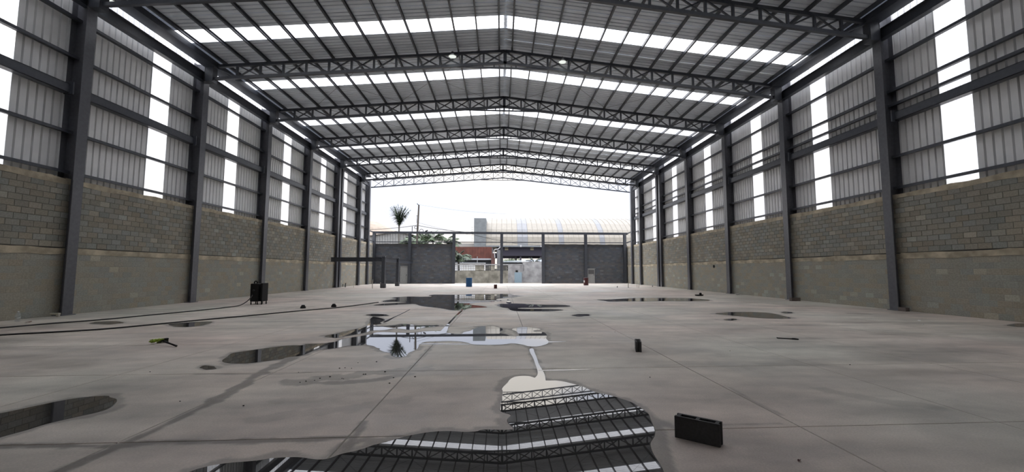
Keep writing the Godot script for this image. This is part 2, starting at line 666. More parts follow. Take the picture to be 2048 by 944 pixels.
func build_ceiling() -> void:
	var root := structure("ceiling", "pitched roof of corrugated zinc sheets with bright skylight strips on steel purlins", "roof")
	var half := 14.55
	var clear := [-12, -6, 0, 5, 11, 17, 22]
	for s in [-1.0, 1.0]:
		var e := Vector3(s * half, roof_y(s * half, 0.19), 0)
		var r := Vector3(0, RIDGE + 0.19, 0)
		var along := (e - r).normalized()
		var ln := (e - r).length()
		var sh := sheet_mesh(SHEET, ln, 0.065, 4)
		# sheet x -> world z, sheet y -> down the slope, sheet -z -> up and out
		var up := Vector3(0, 0, 1).cross(along) * (1.0 if s > 0.0 else -1.0)
		if up.y < 0.0:
			up = -up
		var bs := Basis(Vector3(0, 0, 1), along, -up)
		if bs.determinant() < 0.0:
			bs = Basis(Vector3(0, 0, -1), along, -up)
		for k in range(-23, 28):
			var z := -(18.88 + SHEET * (k + 0.5))
			if z < ROOF_END:
				continue
			var is_clear: bool = k in clear
			put("skylight_sheet" if is_clear else "roof_sheet", sh, M.clear_sheet if is_clear else M.roof_sheet, root, Transform3D(bs, Vector3(0, RIDGE + 0.19 + rng.randf_range(0.0, 0.006), z)))
		for k in 14:
			var x: float = s * (0.34 + 1.055 * k)
			var mb := MB.new()
			var y := roof_y(x, 0.09)
			var tilt := Basis(Vector3(0, 0, 1), -0.1 * float(s))
			var zc := (FRONT_Z - 48.55) * 0.5
			var zl := FRONT_Z + 48.55
			mb.box(Vector3(x, y, zc), Vector3(0.012, 0.17, zl), tilt)
			mb.box(Vector3(x, y, zc) + tilt * Vector3(0.03, 0.08, 0), Vector3(0.07, 0.012, zl), tilt)
			mb.box(Vector3(x, y, zc) + tilt * Vector3(0.03, -0.08, 0), Vector3(0.07, 0.012, zl), tilt)
			put("purlin", mb.mesh(), M.steel, root)
	var cap := MB.new()
	for s in [-1.0, 1.0]:
		cap.box(Vector3(s * 0.04, RIDGE + 0.23, (FRONT_Z + ROOF_END) * 0.5), Vector3(0.1, 0.01, FRONT_Z - ROOF_END), Basis(Vector3(0, 0, 1), -s * 0.1))
	put("ridge_cap", cap.mesh(), M.roof_sheet, root)
	# thin cross-bracing rods under the sheets
	for bay in [1, 2, 4]:
		var z0: float = COLUMN_Z[bay]
		var z1: float = COLUMN_Z[bay + 1]
		for s in [-1.0, 1.0]:
			for q in [[1.4, 6.7], [6.7, 12.0]]:
				for f in [0, 1]:
					var a := Vector3(s * q[0], roof_y(s * q[0], -0.02), z0 if f == 0 else z1)
					var b := Vector3(s * q[1], roof_y(s * q[1], -0.02), z1 if f == 0 else z0)
					var t := MB.new()
					t.tube([a, b], 0.008, 5)
					put("brace_rod", t.mesh(), M.steel, root)


func ordinal(i: int) -> String:
	return ["first", "second", "third", "fourth", "fifth", "sixth", "seventh", "eighth"][i]


func column_mesh(height: float) -> Array:
	# welded I-section: inner flange, outer flange, web, base plate. Local +x points into the hall.
	var a := MB.new()
	a.box(Vector3(-0.01, height * 0.5, -0.19), Vector3(0.02, height, 0.38))
	var b := MB.new()
	b.box(Vector3(-0.26, height * 0.5, -0.19), Vector3(0.48, height, 0.016))
	var c := MB.new()
	c.box(Vector3(-0.5, height * 0.5, -0.19), Vector3(0.02, height, 0.38))
	var d := MB.new()
	d.box(Vector3(-0.2, 0.012, -0.19), Vector3(0.5, 0.024, 0.5))
	return [a.mesh(), b.mesh(), c.mesh(), d.mesh()]


func build_columns() -> void:
	var h := 11.75
	var ms := column_mesh(h)
	for s in [-1.0, 1.0]:
		var side := "on the welding machine's wall" if s < 0.0 else "on the wall facing the welding machine"
		var zs := COLUMN_Z.duplicate()
		zs.append(-40.2)
		for i in zs.size():
			var label := ""
			if i == 7:
				label = "extra dark steel column doubling its neighbour, %s" % side
			elif i == 6:
				label = "slim dark steel column under the end truss, %s" % side
			else:
				label = "dark steel column, %s in from the end truss's column, %s" % [ordinal(5 - i), side]
			var t := thing("steel_column", label, "column", "steel columns along the walls", Vector3(s * COLUMN_X, 0, zs[i]))
			var bs := Basis.IDENTITY if s < 0.0 else Basis(Vector3(-1, 0, 0), Vector3.UP, Vector3(0, 0, -1))
			var off := Vector3.ZERO if s < 0.0 else Vector3(0, 0, -0.38)
			var nm := ["flange", "web", "flange", "base_plate"]
			for k in 4:
				put(nm[k], ms[k], M.column, t, Transform3D(bs, off))
			if i == 0:
				var highlight := MB.new()
				highlight.box(Vector3(-s * 0.004, 2.3, -0.02), Vector3(0.012, 4.6, 0.03))  # lighter steel strip added as the highlight along the column edge
				put("edge_highlight", highlight.mesh(), M.steel_light, t)


func build_trusses() -> void:
	var panels := 13
	var step := 1.115
	var depth := 0.78
	var cross_at := [0, 1, 2, 3, 6, 7, 11]
	for i in COLUMN_Z.size():
		var gable: bool = i == COLUMN_Z.size() - 1
		var label := "slim steel end truss crossed in every panel, open to the sky" if gable else "dark steel roof truss, %s in from the end truss" % ordinal(5 - i)
		var t := thing("roof_truss", label, "truss", "roof trusses", Vector3(0, 0, COLUMN_Z[i] - 0.19))
		var cw := 0.12 if gable else 0.14
		var pw := 0.08 if gable else 0.095
		var dw := 0.05 if gable else 0.06
		var drop := 0.5 if gable else 0.0
		for s in [-1.0, 1.0]:
			var top := func(x: float) -> Vector3: return Vector3(x, roof_y(x) - cw * 0.5 - drop * 0.1, 0)
			var bot := func(x: float) -> Vector3: return Vector3(x, roof_y(x) - depth + cw * 0.5 - drop * 0.35, 0)
			var xe: float = s * step * panels
			var a := MB.new()
			a.bar(top.call(0.0), top.call(s * 14.6), cw, cw)
			put("top_chord", a.mesh(), M.steel, t)
			var b := MB.new()
			b.bar(bot.call(0.0), bot.call(s * 14.75), cw, cw)
			put("bottom_chord", b.mesh(), M.steel, t)
			for k in range(1, panels):
				var x: float = s * step * k
				var p := MB.new()
				p.bar(bot.call(x), top.call(x), pw, pw, Vector3(0, 0, 1))
				put("post", p.mesh(), M.steel, t)
			for k in panels:
				var x0: float = s * step * k
				var x1: float = s * step * (k + 1)
				var crossed: bool = gable or k in cross_at
				if crossed or k % 2 == 1:
					var d := MB.new()
					d.bar(top.call(x0), bot.call(x1), dw, dw, Vector3(0, 0, 1))
					put("diagonal", d.mesh(), M.steel, t)
				if crossed or k % 2 == 0:
					var d := MB.new()
					d.bar(bot.call(x0), top.call(x1), dw, dw, Vector3(0, 0, 1))
					put("diagonal", d.mesh(), M.steel, t)
			if not gable:
				var g := MB.new()
				g.box(Vector3(s * 14.62, roof_y(s * 14.62) - 0.42, 0), Vector3(0.36, 0.95, 0.36))
				put("bracket", g.mesh(), M.steel, t)
		var yb := RIDGE - depth + cw * 0.5 - drop * 0.35
		var cpost := MB.new()
		cpost.box(Vector3(0, (RIDGE + yb) * 0.5 - 0.05, 0), Vector3(0.1 if gable else 0.18, RIDGE - yb, 0.14))
		put("ridge_post", cpost.mesh(), M.steel, t)
		var tie := MB.new()
		tie.bar(Vector3(-2.5, yb - 0.27, 0), Vector3(2.5, yb - 0.27, 0), cw * 0.55, cw * 0.55)
		put("tie", tie.mesh(), M.steel, t)
		for x in [-1.7, -1.15, -0.57, 0.0, 0.57, 1.15, 1.7]:
			var hg := MB.new()
			hg.bar(Vector3(x, yb - 0.27, 0), Vector3(x, yb - absf(x) * 0.098, 0), cw * 0.5, cw * 0.5, Vector3(0, 0, 1))
			put("hanger", hg.mesh(), M.steel, t)


func build_eaves() -> void:
	for s in [-1.0, 1.0]:
		var side := "on the welding machine's side" if s < 0.0 else "facing the welding machine's side"
		var dy: float = 0.0 if s < 0.0 else -0.2
		var t := thing("eave_beam", "long dark steel eave beam along the wall head, %s" % side, "beam", "eave beams")
		t.position = Vector3(s * 14.98, 11.1 + dy, (FRONT_Z - 48.5) * 0.5)
		var ln := FRONT_Z + 48.5
		var a := MB.new()
		a.box(Vector3.ZERO, Vector3(0.014, 0.42, ln))
		put("web", a.mesh(), M.steel, t)
		for y in [-0.21, 0.21]:
			var f := MB.new()
			f.box(Vector3(0, y, 0), Vector3(0.24, 0.016, ln))
			put("flange", f.mesh(), M.steel, t)
		var g := thing("roof_gutter", "dark box gutter hung along the roof edge, %s" % side, "gutter", "roof gutters")
		g.position = Vector3(s * 14.6, roof_y(s * 14.42) - 0.02, (FRONT_Z - 47.0) * 0.5)
		var lg := FRONT_Z + 47.0
		var b := MB.new()
		b.box(Vector3(0, -0.13, 0), Vector3(0.58, 0.012, lg))
		put("base", b.mesh(), M.steel, g)
		for k in [-0.29, 0.29]:
			var d := MB.new()
			d.box(Vector3(k, 0, 0), Vector3(0.012, 0.27, lg))
			put("side", d.mesh(), M.steel, g)


func build_floor() -> void:
	var root := structure("floor", "power-floated grey concrete floor cut into slabs, damp in places", "floor")
	M.floor = floor_material()
	var bed := MB.new()
	bed.box(Vector3(0, -0.11, (FRONT_Z + FAR_Z) * 0.5 - 0.1), Vector3(30.9, 0.2, FRONT_Z - FAR_Z + 0.4))
	put("bed", bed.mesh(), M.mortar_dark, root)
	var xs := []
	var k := -7
	while k <= 8:
		xs.append(-15.1 if k == -7 else (15.1 if k == 8 else 0.44 + 2.06 * (k - 0) - 0.0))
		k += 1
	xs[7] = 0.44
	xs[8] = 2.74
	xs[6] = -1.53
	xs[5] = -3.5
	xs[4] = -5.68
	for i in range(1, 4):
		xs[i] = -5.68 - 2.3 * (4 - i)
	for i in range(9, 15):
		xs[i] = 2.74 + 2.06 * (i - 8)
	var zs := [FRONT_Z, 1.1, -1.53]
	var z := -4.12
	while z > FAR_Z + 1.0:
		zs.append(z)
		z -= 2.6
	zs.append(FAR_Z - 0.3)
	var hind := MB.new()
	for i in xs.size() - 1:
		for j in zs.size() - 1:
			var g := 0.004 if j < 6 else 0.002
			var x0: float = xs[i] + (0.0012 if i > 8 else (0.002 if i < 3 else 0.0035))
			var x1: float = xs[i + 1] - (0.0012 if i > 7 else (0.002 if i < 3 else 0.0035))
			if i > 7:
				g = 0.002
			var z0: float = zs[j + 1] + g
			var z1: float = zs[j] - g
			var mb := MB.new()
			var c := Vector3((x0 + x1) * 0.5, 0, (z0 + z1) * 0.5)
			var h := Vector3((x1 - x0) * 0.5, 0, (z1 - z0) * 0.5)
			var q := 0.005
			var o := [Vector3(-h.x, -0.012, h.z), Vector3(h.x, -0.012, h.z), Vector3(h.x, -0.012, -h.z), Vector3(-h.x, -0.012, -h.z)]
			var p := [Vector3(-h.x + q, 0, h.z - q), Vector3(h.x - q, 0, h.z - q), Vector3(h.x - q, 0, -h.z + q), Vector3(-h.x + q, 0, -h.z + q)]
			if j < 2:
				hind.quad(c + p[0], c + p[1], c + p[2], c + p[3])
				continue
			mb.quad(p[0], p[1], p[2], p[3])
			for e in 4:
				var f := (e + 1) % 4
				mb.quad(o[e], o[f], p[f], p[e])
			put("slab", mb.mesh(), M.floor, root, Transform3D(Basis.IDENTITY, c))
	var rest := put("slabs_behind", hind.mesh(), M.floor, root)
	rest.set_meta("kind", "stuff")


# The floor's own colour: cement tone in patches and trowel sweeps, damp where water lay or ran along the cuts.
# Alpha holds the roughness. The picture covers x -16..16 and z -53..7.5.
const MAP_W := 1024
const MAP_H := 1536
const MAP_X0 := -16.0
const MAP_DX := 32.0
const MAP_Z0 := -53.0
const MAP_DZ := 60.5


func damp_strokes() -> Array:
	# [pixel path on the photograph, half width in metres, strength]
	var px := [
		[[[115, 944], [210, 905], [330, 850], [430, 802]], 0.045, 0.6],
		[[[430, 802], [470, 780], [510, 752], [560, 727], [610, 707]], 0.09, 0.55],
		[[[0, 893], [110, 892], [200, 893], [330, 884], [500, 883], [640, 878], [700, 874]], 0.05, 0.6],
		[[[690, 905], [712, 870], [730, 843]], 0.05, 0.55],
		[[[660, 915], [690, 890], [735, 876], [765, 886]], 0.06, 0.45],
		[[[590, 764], [650, 757], [720, 748], [800, 742], [850, 738]], 0.16, 0.38],
		[[[620, 765], [680, 767], [760, 758], [815, 748]], 0.09, 0.45],
		[[[390, 748], [480, 748], [560, 748], [620, 745]], 0.025, 0.5],
		[[[815, 745], [835, 722], [870, 686]], 0.05, 0.4],
		[[[1083, 757], [1078, 740], [1064, 705], [1062, 694]], 0.07, 0.45],
		[[[1305, 850], [1320, 866], [1325, 900], [1335, 944]], 0.06, 0.45],
		[[[1290, 815], [1310, 838], [1350, 856]], 0.05, 0.4],
		[[[1440, 850], [1500, 849], [1560, 847]], 0.02, 0.35],
		[[[1460, 775], [1500, 799], [1560, 829]], 0.025, 0.3],
		[[[520, 838], [600, 825], [700, 818], [800, 800]], 0.12, 0.16],
		[[[560, 800], [640, 800], [720, 785]], 0.1, 0.12],
		[[[600, 617], [640, 616], [680, 614]], 0.22, 0.3],
		[[[530, 606], [570, 604], [600, 602]], 0.3, 0.28],
		[[[525, 620], [590, 615], [620, 613]], 0.2, 0.25],
		[[[1440, 640], [1475, 640]], 0.12, 0.35],
		[[[1700, 627], [1735, 628]], 0.1, 0.4],
		[[[1000, 577], [1040, 576], [1080, 575]], 0.25, 0.35],
		[[[945, 574], [970, 575]], 0.2, 0.35],
		[[[1650, 780], [1760, 800], [1850, 812]], 0.12, 0.16],
		[[[1500, 735], [1580, 725], [1680, 735]], 0.14, 0.12],
		[[[1000, 812], [1005, 830], [1015, 850]], 0.05, 0.3],
	]
	var out := []
	for s in px:
		var pts := []
		for p in s[0]:
			var q := on_floor(p[0], p[1])
			pts.append(Vector2(q.x, q.z))
		out.append([pts, s[1], s[2]])
	# damp rims round the puddles
	for p in puddle_shapes():
		for poly in p.polys:
			var pts := []
			for q in poly:
				pts.append(q)
			pts.append(poly[0])
			out.append([pts, 0.06 if p.get("small", false) else 0.09, 0.4])
	return out


func floor_material() -> StandardMaterial3D:
	var big := FastNoiseLite.new()
	big.seed = 41
	big.frequency = 0.22
	big.fractal_octaves = 4
	var mid := FastNoiseLite.new()
	mid.seed = 42
	mid.frequency = 0.9
	mid.fractal_octaves = 4
	mid.domain_warp_enabled = true
	mid.domain_warp_amplitude = 0.9
	mid.domain_warp_frequency = 0.4
	var hue := FastNoiseLite.new()
	hue.seed = 43
	hue.frequency = 0.13
	hue.fractal_octaves = 3
	var edge := FastNoiseLite.new()
	edge.seed = 44
	edge.frequency = 2.4
	edge.fractal_octaves = 3
	var streak := FastNoiseLite.new()
	streak.seed = 45
	streak.frequency = 0.8
	streak.fractal_octaves = 4
	streak.domain_warp_enabled = true
	streak.domain_warp_amplitude = 0.6
	streak.domain_warp_frequency = 0.5
	var patch := FastNoiseLite.new()
	patch.seed = 46
	patch.frequency = 0.34
	patch.fractal_octaves = 5
	# damp layer first
	var damp := PackedFloat32Array()
	damp.resize(MAP_W * MAP_H)
	for s in damp_strokes():
		var pts: Array = s[0]
		var hw: float = s[1]
		for i in pts.size() - 1:
			var a: Vector2 = pts[i]
			var b: Vector2 = pts[i + 1]
			var pad := hw * 2.0 + 0.06
			var i0 := clampi(int((minf(a.x, b.x) - pad - MAP_X0) / MAP_DX * MAP_W), 0, MAP_W - 1)
			var i1 := clampi(int((maxf(a.x, b.x) + pad - MAP_X0) / MAP_DX * MAP_W), 0, MAP_W - 1)
			var j0 := clampi(int((minf(a.y, b.y) - pad - MAP_Z0) / MAP_DZ * MAP_H), 0, MAP_H - 1)
			var j1 := clampi(int((maxf(a.y, b.y) + pad - MAP_Z0) / MAP_DZ * MAP_H), 0, MAP_H - 1)
			for j in range(j0, j1 + 1):
				for k in range(i0, i1 + 1):
					var p := Vector2(MAP_X0 + (k + 0.5) / MAP_W * MAP_DX, MAP_Z0 + (j + 0.5) / MAP_H * MAP_DZ)
					var t := clampf((p - a).dot(b - a) / maxf((b - a).length_squared(), 1e-6), 0.0, 1.0)
					var d := p.distance_to(a + (b - a) * t) + edge.get_noise_2d(p.x, p.y) * hw * 0.9
					var f: float = clampf((hw - d) / 0.03 + 0.5, 0.0, 1.0) * s[2]
					var at := j * MAP_W + k
					if f > damp[at]:
						damp[at] = f
	var bytes := PackedByteArray()
	bytes.resize(MAP_W * MAP_H * 4)
	for j in MAP_H:
		var z := MAP_Z0 + (j + 0.5) / MAP_H * MAP_DZ
		for k in MAP_W:
			var x := MAP_X0 + (k + 0.5) / MAP_W * MAP_DX
			var b := big.get_noise_2d(x, z)
			var m := mid.get_noise_2d(x * 0.6, z)
			var h := hue.get_noise_2d(x, z)
			var st := streak.get_noise_2d(x * 0.35, z * 1.7)
			var pt := patch.get_noise_2d(x * 0.7, z)
			var v := 1.0 + 0.2 * b + 0.24 * m + 0.26 * st + 0.09 * edge.get_noise_2d(x, z) - 0.12 * smoothstep(0.04, 0.24, pt)
			var f := damp[j * MAP_W + k]
			v *= 1.0 - f
			var warm := clampf(h * 1.6, -1.0, 1.0)
			var o := (j * MAP_W + k) * 4
			bytes[o] = clampi(int(255.0 * pow(clampf(0.575 * v * (1.0 + 0.055 * warm), 0.0, 1.0), 0.4545)), 0, 255)
			bytes[o + 1] = clampi(int(255.0 * pow(clampf(0.52 * v * (1.0 - 0.012 * warm), 0.0, 1.0), 0.4545)), 0, 255)
			bytes[o + 2] = clampi(int(255.0 * pow(clampf(0.455 * v * (1.0 - 0.01 * warm), 0.0, 1.0), 0.4545)), 0, 255)
			bytes[o + 3] = clampi(int(255.0 * clampf(0.66 + 0.14 * m - 0.1 * b - 0.16 * smoothstep(0.08, 0.2, pt) - 0.14 * f, 0.12, 0.95)), 0, 255)
	var im := Image.create_from_data(MAP_W, MAP_H, false, Image.FORMAT_RGBA8, bytes)
	var tex := ImageTexture.create_from_image(im)
	var m := plain(Color.WHITE, 1.0)
	m.albedo_texture = tex
	m.roughness_texture = tex
	m.roughness_texture_channel = BaseMaterial3D.TEXTURE_CHANNEL_ALPHA
	m.uv1_triplanar = true
	m.uv1_world_triplanar = true
	m.uv1_scale = Vector3(1.0 / MAP_DX, 1.0, 1.0 / MAP_DZ)
	m.uv1_offset = Vector3(-MAP_X0 / MAP_DX, 0, -MAP_Z0 / MAP_DZ)
	# fine cement grain over it
	m.detail_enabled = true
	m.detail_blend_mode = BaseMaterial3D.BLEND_MODE_MUL
	m.detail_albedo = noise_tex(0.09, 5, 77, 0.9, 1.0)
	m.detail_uv_layer = BaseMaterial3D.DETAIL_UV_2
	m.uv2_triplanar = true
	m.uv2_world_triplanar = true
	m.uv2_scale = Vector3.ONE * 0.9
	return m


# ---------- puddles ----------
func poly_px(pts: Array) -> PackedVector2Array:
	var out := PackedVector2Array()
	for p in pts:
		var q := on_floor(p[0], p[1])
		out.append(Vector2(q.x, q.z))
	return out


func oval_px(x0: float, x1: float, y0: float, y1: float, sd: int) -> PackedVector2Array:
	# an uneven oval between those pixels, laid out on the floor
	var r := RandomNumberGenerator.new()
	r.seed = sd
	var a := on_floor((x0 + x1) * 0.5, y1)
	var b := on_floor((x0 + x1) * 0.5, y0)
	var c := on_floor(x0, (y0 + y1) * 0.5)
	var d := on_floor(x1, (y0 + y1) * 0.5)
	var ctr := (c + d) * 0.5
	var out := PackedVector2Array()
	var ph := r.randf() * TAU
	for i in 22:
		var t := TAU * i / 22.0
		var k := 1.0 + 0.13 * sin(2.0 * t + ph) + 0.09 * sin(5.0 * t + ph * 2.0)
		var p := ctr + (d - c) * (0.5 * cos(t) * k) + (a - b) * (0.5 * sin(t) * k)
		out.append(Vector2(p.x, p.z))
	return out


func strip_px(pts: Array, w: Array) -> PackedVector2Array:
	# a narrow run of water along a path; w in metres at each point
	var l := []
	var r := []
	for i in pts.size():
		var a := on_floor(pts[maxi(i - 1, 0)][0], pts[maxi(i - 1, 0)][1])
		var b := on_floor(pts[mini(i + 1, pts.size() - 1)][0], pts[mini(i + 1, pts.size() - 1)][1])
		var c := on_floor(pts[i][0], pts[i][1])
		var t := Vector2(b.x - a.x, b.z - a.z).normalized()
		var nn: Vector2 = Vector2(-t.y, t.x) * (float(w[i]) * 0.5)
		l.append(Vector2(c.x, c.z) + nn)
		r.append(Vector2(c.x, c.z) - nn)
	r.reverse()
	return PackedVector2Array(l + r)


func puddle_shapes() -> Array:
	var out := []
	out.append({"label": "large rain puddle beside the lying hollow block, mirroring roof trusses and skylights", "polys": [
		poly_px([[372, 942], [440, 930], [520, 920], [550, 914], [590, 916], [630, 920], [660, 917], [690, 906], [720, 899], [742, 890], [765, 885], [820, 871], [880, 863], [950, 865], [961, 858], [990, 859], [1018, 862], [1028, 858], [1020, 850], [1011, 841], [1013, 836], [1021, 830], [1010, 826], [999, 822], [997, 817], [1004, 800], [1010, 784], [1006, 779], [1011, 766], [1020, 758], [1030, 753], [1056, 752], [1073, 757], [1092, 761], [1120, 761], [1153, 770], [1168, 774], [1189, 784], [1215, 791], [1245, 799], [1272, 808], [1291, 824], [1303, 839], [1304, 867], [1301, 881], [1303, 900], [1308, 924], [1320, 944], [1330, 985], [1100, 1010], [600, 1010], [330, 985]])],
		"runs": [strip_px([[1078, 768], [1079, 758], [1083, 750], [1080, 740], [1074, 728], [1070, 715], [1064, 704], [1063, 697]], [0.2, 0.16, 0.10, 0.07, 0.05, 0.06, 0.08, 0.08]), strip_px([[1076, 741], [1086, 741], [1110, 740.5], [1140, 740], [1188, 738]], [0.05, 0.05, 0.055, 0.045, 0.02])]})
	out.append({"label": "long dark puddle by the near block wall, with a straight column reflected", "polys": [
		poly_px([[-60, 838], [0, 827], [60, 814], [130, 800], [200, 792], [222, 790], [214, 795], [234, 800], [228, 812], [200, 825], [140, 836], [80, 850], [45, 862], [0, 876], [-60, 892]])]})
	out.append({"label": "wide branching puddle mirroring the open gable sky and the lattice end truss", "polys": [
		poly_px([[735, 683], [742, 669], [752, 665], [775, 664], [800, 666], [829, 666], [850, 663], [887, 661.5], [893, 667], [922, 669], [930, 664], [945, 661], [958, 653], [985, 651], [992, 654], [1005, 657], [1007, 660], [1000, 663], [1000, 667], [1013, 668], [1022, 672], [1030, 674], [1040, 671], [1035, 666], [1030, 661], [1022, 659.5], [1030, 656], [1045, 653.5], [1062, 655], [1079, 658], [1078, 660], [1066, 661.5], [1070, 664], [1090, 664.5], [1094, 669], [1091, 675], [1097, 686], [1085, 691], [1070, 694], [1056, 693], [1050, 690], [1025, 686.5], [1010, 689], [990, 690], [960, 690], [945, 689], [932, 684], [905, 681.5], [875, 683], [848, 684], [836, 689], [835, 695], [836, 697], [825, 702], [815, 706], [814, 713], [797, 715.6], [782, 712.7], [785, 706], [771, 704], [760, 699], [763, 697], [753, 695.6], [748, 692], [730, 690]]),
		poly_px([[560, 692], [590, 691], [606, 691], [616, 687.5], [652, 687], [676, 683], [685, 678], [704, 675], [738, 670], [742, 669], [735, 683], [730, 690], [708, 692], [692, 692], [673, 696], [655, 698], [634, 700], [625, 703], [609, 710], [597, 712.7], [585, 713], [569, 715.6], [560, 719], [530, 722], [500, 727], [470, 728], [455, 727], [446, 722], [452, 712], [467, 705], [515, 699]]),
		poly_px([[647, 672], [662, 669], [673, 668], [679, 665], [702, 661], [710, 658], [725, 656], [736, 651], [741, 640], [744, 633], [752, 634], [768, 638], [770, 642], [758, 645], [768, 647.5], [750, 650], [755, 652], [779, 652], [802, 648], [823, 649], [831, 651.5], [862, 650.5], [879, 650], [881, 652], [845, 656], [829, 659], [815, 660], [800, 657], [780, 658], [770, 660.5], [742, 661], [738, 664], [704, 670], [684, 674], [673, 676], [655, 675]])],
		"runs": [strip_px([[882, 668], [888, 662], [895, 650], [904, 640], [914, 630], [924, 621]], [0.2, 0.16, 0.07, 0.05, 0.07, 0.1]), strip_px([[881, 652.5], [930, 652.6], [985, 652.6]], [0.05, 0.03, 0.05]), strip_px([[1075, 684], [1090, 684], [1110, 683.8], [1131, 683.3]], [0.14, 0.14, 0.06, 0.03]), strip_px([[768, 645], [785, 636], [803, 628], [820, 619]], [0.14, 0.06, 0.04, 0.03]), strip_px([[836, 688], [880, 688], [940, 688.5]], [0.09, 0.05, 0.07])]})
	out.append({"label": "big far puddle reaching towards the blue drum, mirroring the far block wall", "polys": [
		poly_px([[742, 611], [765, 607.5], [790, 606], [818, 604.8], [800, 603.6], [775, 604], [763, 603.5], [770, 601], [779, 599.5], [797, 598], [785, 596.8], [782, 595.6], [800, 594], [818, 593], [842, 593.7], [868, 593], [855, 590.5], [871, 589], [908, 589.7], [966, 587.7], [1024, 587.7], [1020, 589.5], [1045, 592], [1029, 595], [1010, 595.6], [987, 599], [1008, 601.6], [990, 603.5], [950, 605], [934, 608.5], [960, 611.5], [980, 615], [940, 616], [932, 618], [924, 621], [901, 620.6], [884, 616.7], [864, 614.5], [845, 612.7], [836, 609.5], [829, 607.8], [802, 609], [771, 611]])]})
	out.append({"label": "two-armed puddle lying past the wide branching one, on the hall's centre line", "polys": [
		poly_px([[993, 610], [1000, 607.5], [1013, 608], [1019, 607], [1045, 607.5], [1077, 609.6], [1124, 609.6], [1142, 611.4], [1140, 613.5], [1108, 615], [1060, 615.6], [1040, 616], [1034, 617], [1050, 618.2], [1071, 618], [1113, 618.5], [1129, 620], [1121, 621], [1106, 622.5], [1082, 623], [1029, 623], [1019, 619], [1016, 616], [1003, 615]])],
		"runs": [strip_px([[1018, 607], [1017, 602], [1016, 598.5]], [0.3, 0.12, 0.08])]})
	out.append({"label": "long thin puddle in front of the dropped black tool", "polys": [
		poly_px([[1189, 599], [1215, 599.5], [1244, 597.5], [1274, 596], [1320, 596], [1374, 596.5], [1414, 598.5], [1424, 602], [1384, 602.6], [1324, 602], [1290, 603], [1249, 602.5], [1219, 603.5], [1208, 601.5]])]})
	out.append({"label": "half-moon puddle on the bare floor before the third and fourth wall bays", "polys": [
		poly_px([[1424, 627.5], [1445, 625.5], [1464, 624.3], [1504, 624], [1535, 625.5], [1550, 628], [1569, 632.5], [1586, 636.5], [1560, 637.4], [1524, 636.5], [1494, 634], [1464, 631]])]})
	out.append({"label": "small oval puddle touching the half-moon puddle's near edge", "small": true, "polys": [oval_px(1449, 1474, 637.5, 641, 3)]})
	out.append({"label": "small dark puddle between half-moon puddle and the wall", "small": true, "polys": [oval_px(1562, 1586, 623.5, 626.8, 4)]})
	out.append({"label": "flat dark puddle between the two black cables", "small": true, "polys": [oval_px(180, 247, 642.5, 648.5, 5)]})
	out.append({"label": "lens-shaped puddle just in front of the two cables, mirroring a column", "polys": [
		poly_px([[335, 649], [350, 647], [375, 645], [400, 643.5], [424, 643], [422, 646], [412, 649], [400, 652], [370, 654.5], [345, 652.5]])]})
	out.append({"label": "small round puddle beside the branching puddle's tapered end", "small": true, "polys": [oval_px(400, 432, 731.5, 739, 6)]})
	out.append({"label": "puddle against the wall foot nearest the closed end", "small": true, "polys": [oval_px(2018, 2072, 646.5, 653.5, 7)]})
	out.append({"label": "small pale puddle between the two-armed puddle and the half-moon one", "small": true, "polys": [oval_px(1146, 1179, 628, 633, 8)]})
	out.append({"label": "small puddle between the branching puddle and the far big one", "small": true, "polys": [oval_px(731, 778, 628, 632.5, 9)]})
	return out


func water_mesh(poly: PackedVector2Array, level: float, wobble := 0.0) -> ArrayMesh:
	# a skin of water whose rim rounds down to the floor; the outline is first smoothed
	var src := poly
	var wob := FastNoiseLite.new()
	wob.seed = 91
	wob.frequency = 1.6
	wob.fractal_octaves = 3
	for it in 2:
		if it == 1 and wobble > 0.0:
			for i in src.size():
				src[i] += Vector2(wob.get_noise_2d(src[i].x, src[i].y), wob.get_noise_2d(src[i].x + 40.0, src[i].y)) * wobble
		var dst := PackedVector2Array()
		for i in src.size():
			var a := src[i]
			var b := src[(i + 1) % src.size()]
			dst.append(a.lerp(b, 0.25))
			dst.append(a.lerp(b, 0.75))
		src = dst
	if Geometry2D.is_polygon_clockwise(src):
		src.reverse()
	var tri := Geometry2D.triangulate_polygon(src)
	var mb := MB.new()
	var k := mb.v.size()
	for p in src:
		mb.v.append(Vector3(p.x, level, p.y))
		mb.n.append(Vector3.UP)
		mb.c.append(Color.WHITE)
	for i in range(0, tri.size(), 3):
		var a := src[tri[i]]
		var up := (src[tri[i + 1]] - a).cross(src[tri[i + 2]] - a) > 0.0
		for q in ([0, 1, 2] if up else [0, 2, 1]):
			mb.ix.append(tri[i + q])
	# rounded rim
	var m := src.size()
	var outs := PackedVector2Array()
	for i in m:
		var t := (src[(i + 1) % m] - src[(i + m - 1) % m]).normalized()
		var o := Vector2(t.y, -t.x)
		outs.append(o)
	for i in m:
		var o := outs[i]
		mb.v.append(Vector3(src[i].x + o.x * 0.008, 0.0005, src[i].y + o.y * 0.008))
		mb.n.append(Vector3(o.x, 0.45, o.y).normalized())
		mb.c.append(Color.WHITE)
	for i in m:
		var j := (i + 1) % m
		for q in [[i, j, m + i], [j, m + j, m + i]]:
			var a: Vector3 = mb.v[q[0]]
			var face := (mb.v[q[1]] - a).cross(mb.v[q[2]] - a)
			var ok := face.dot(mb.n[q[2]]) < 0.0
			mb.ix.append(q[0])
			mb.ix.append(q[1] if ok else q[2])
			mb.ix.append(q[2] if ok else q[1])
	return mb.mesh()


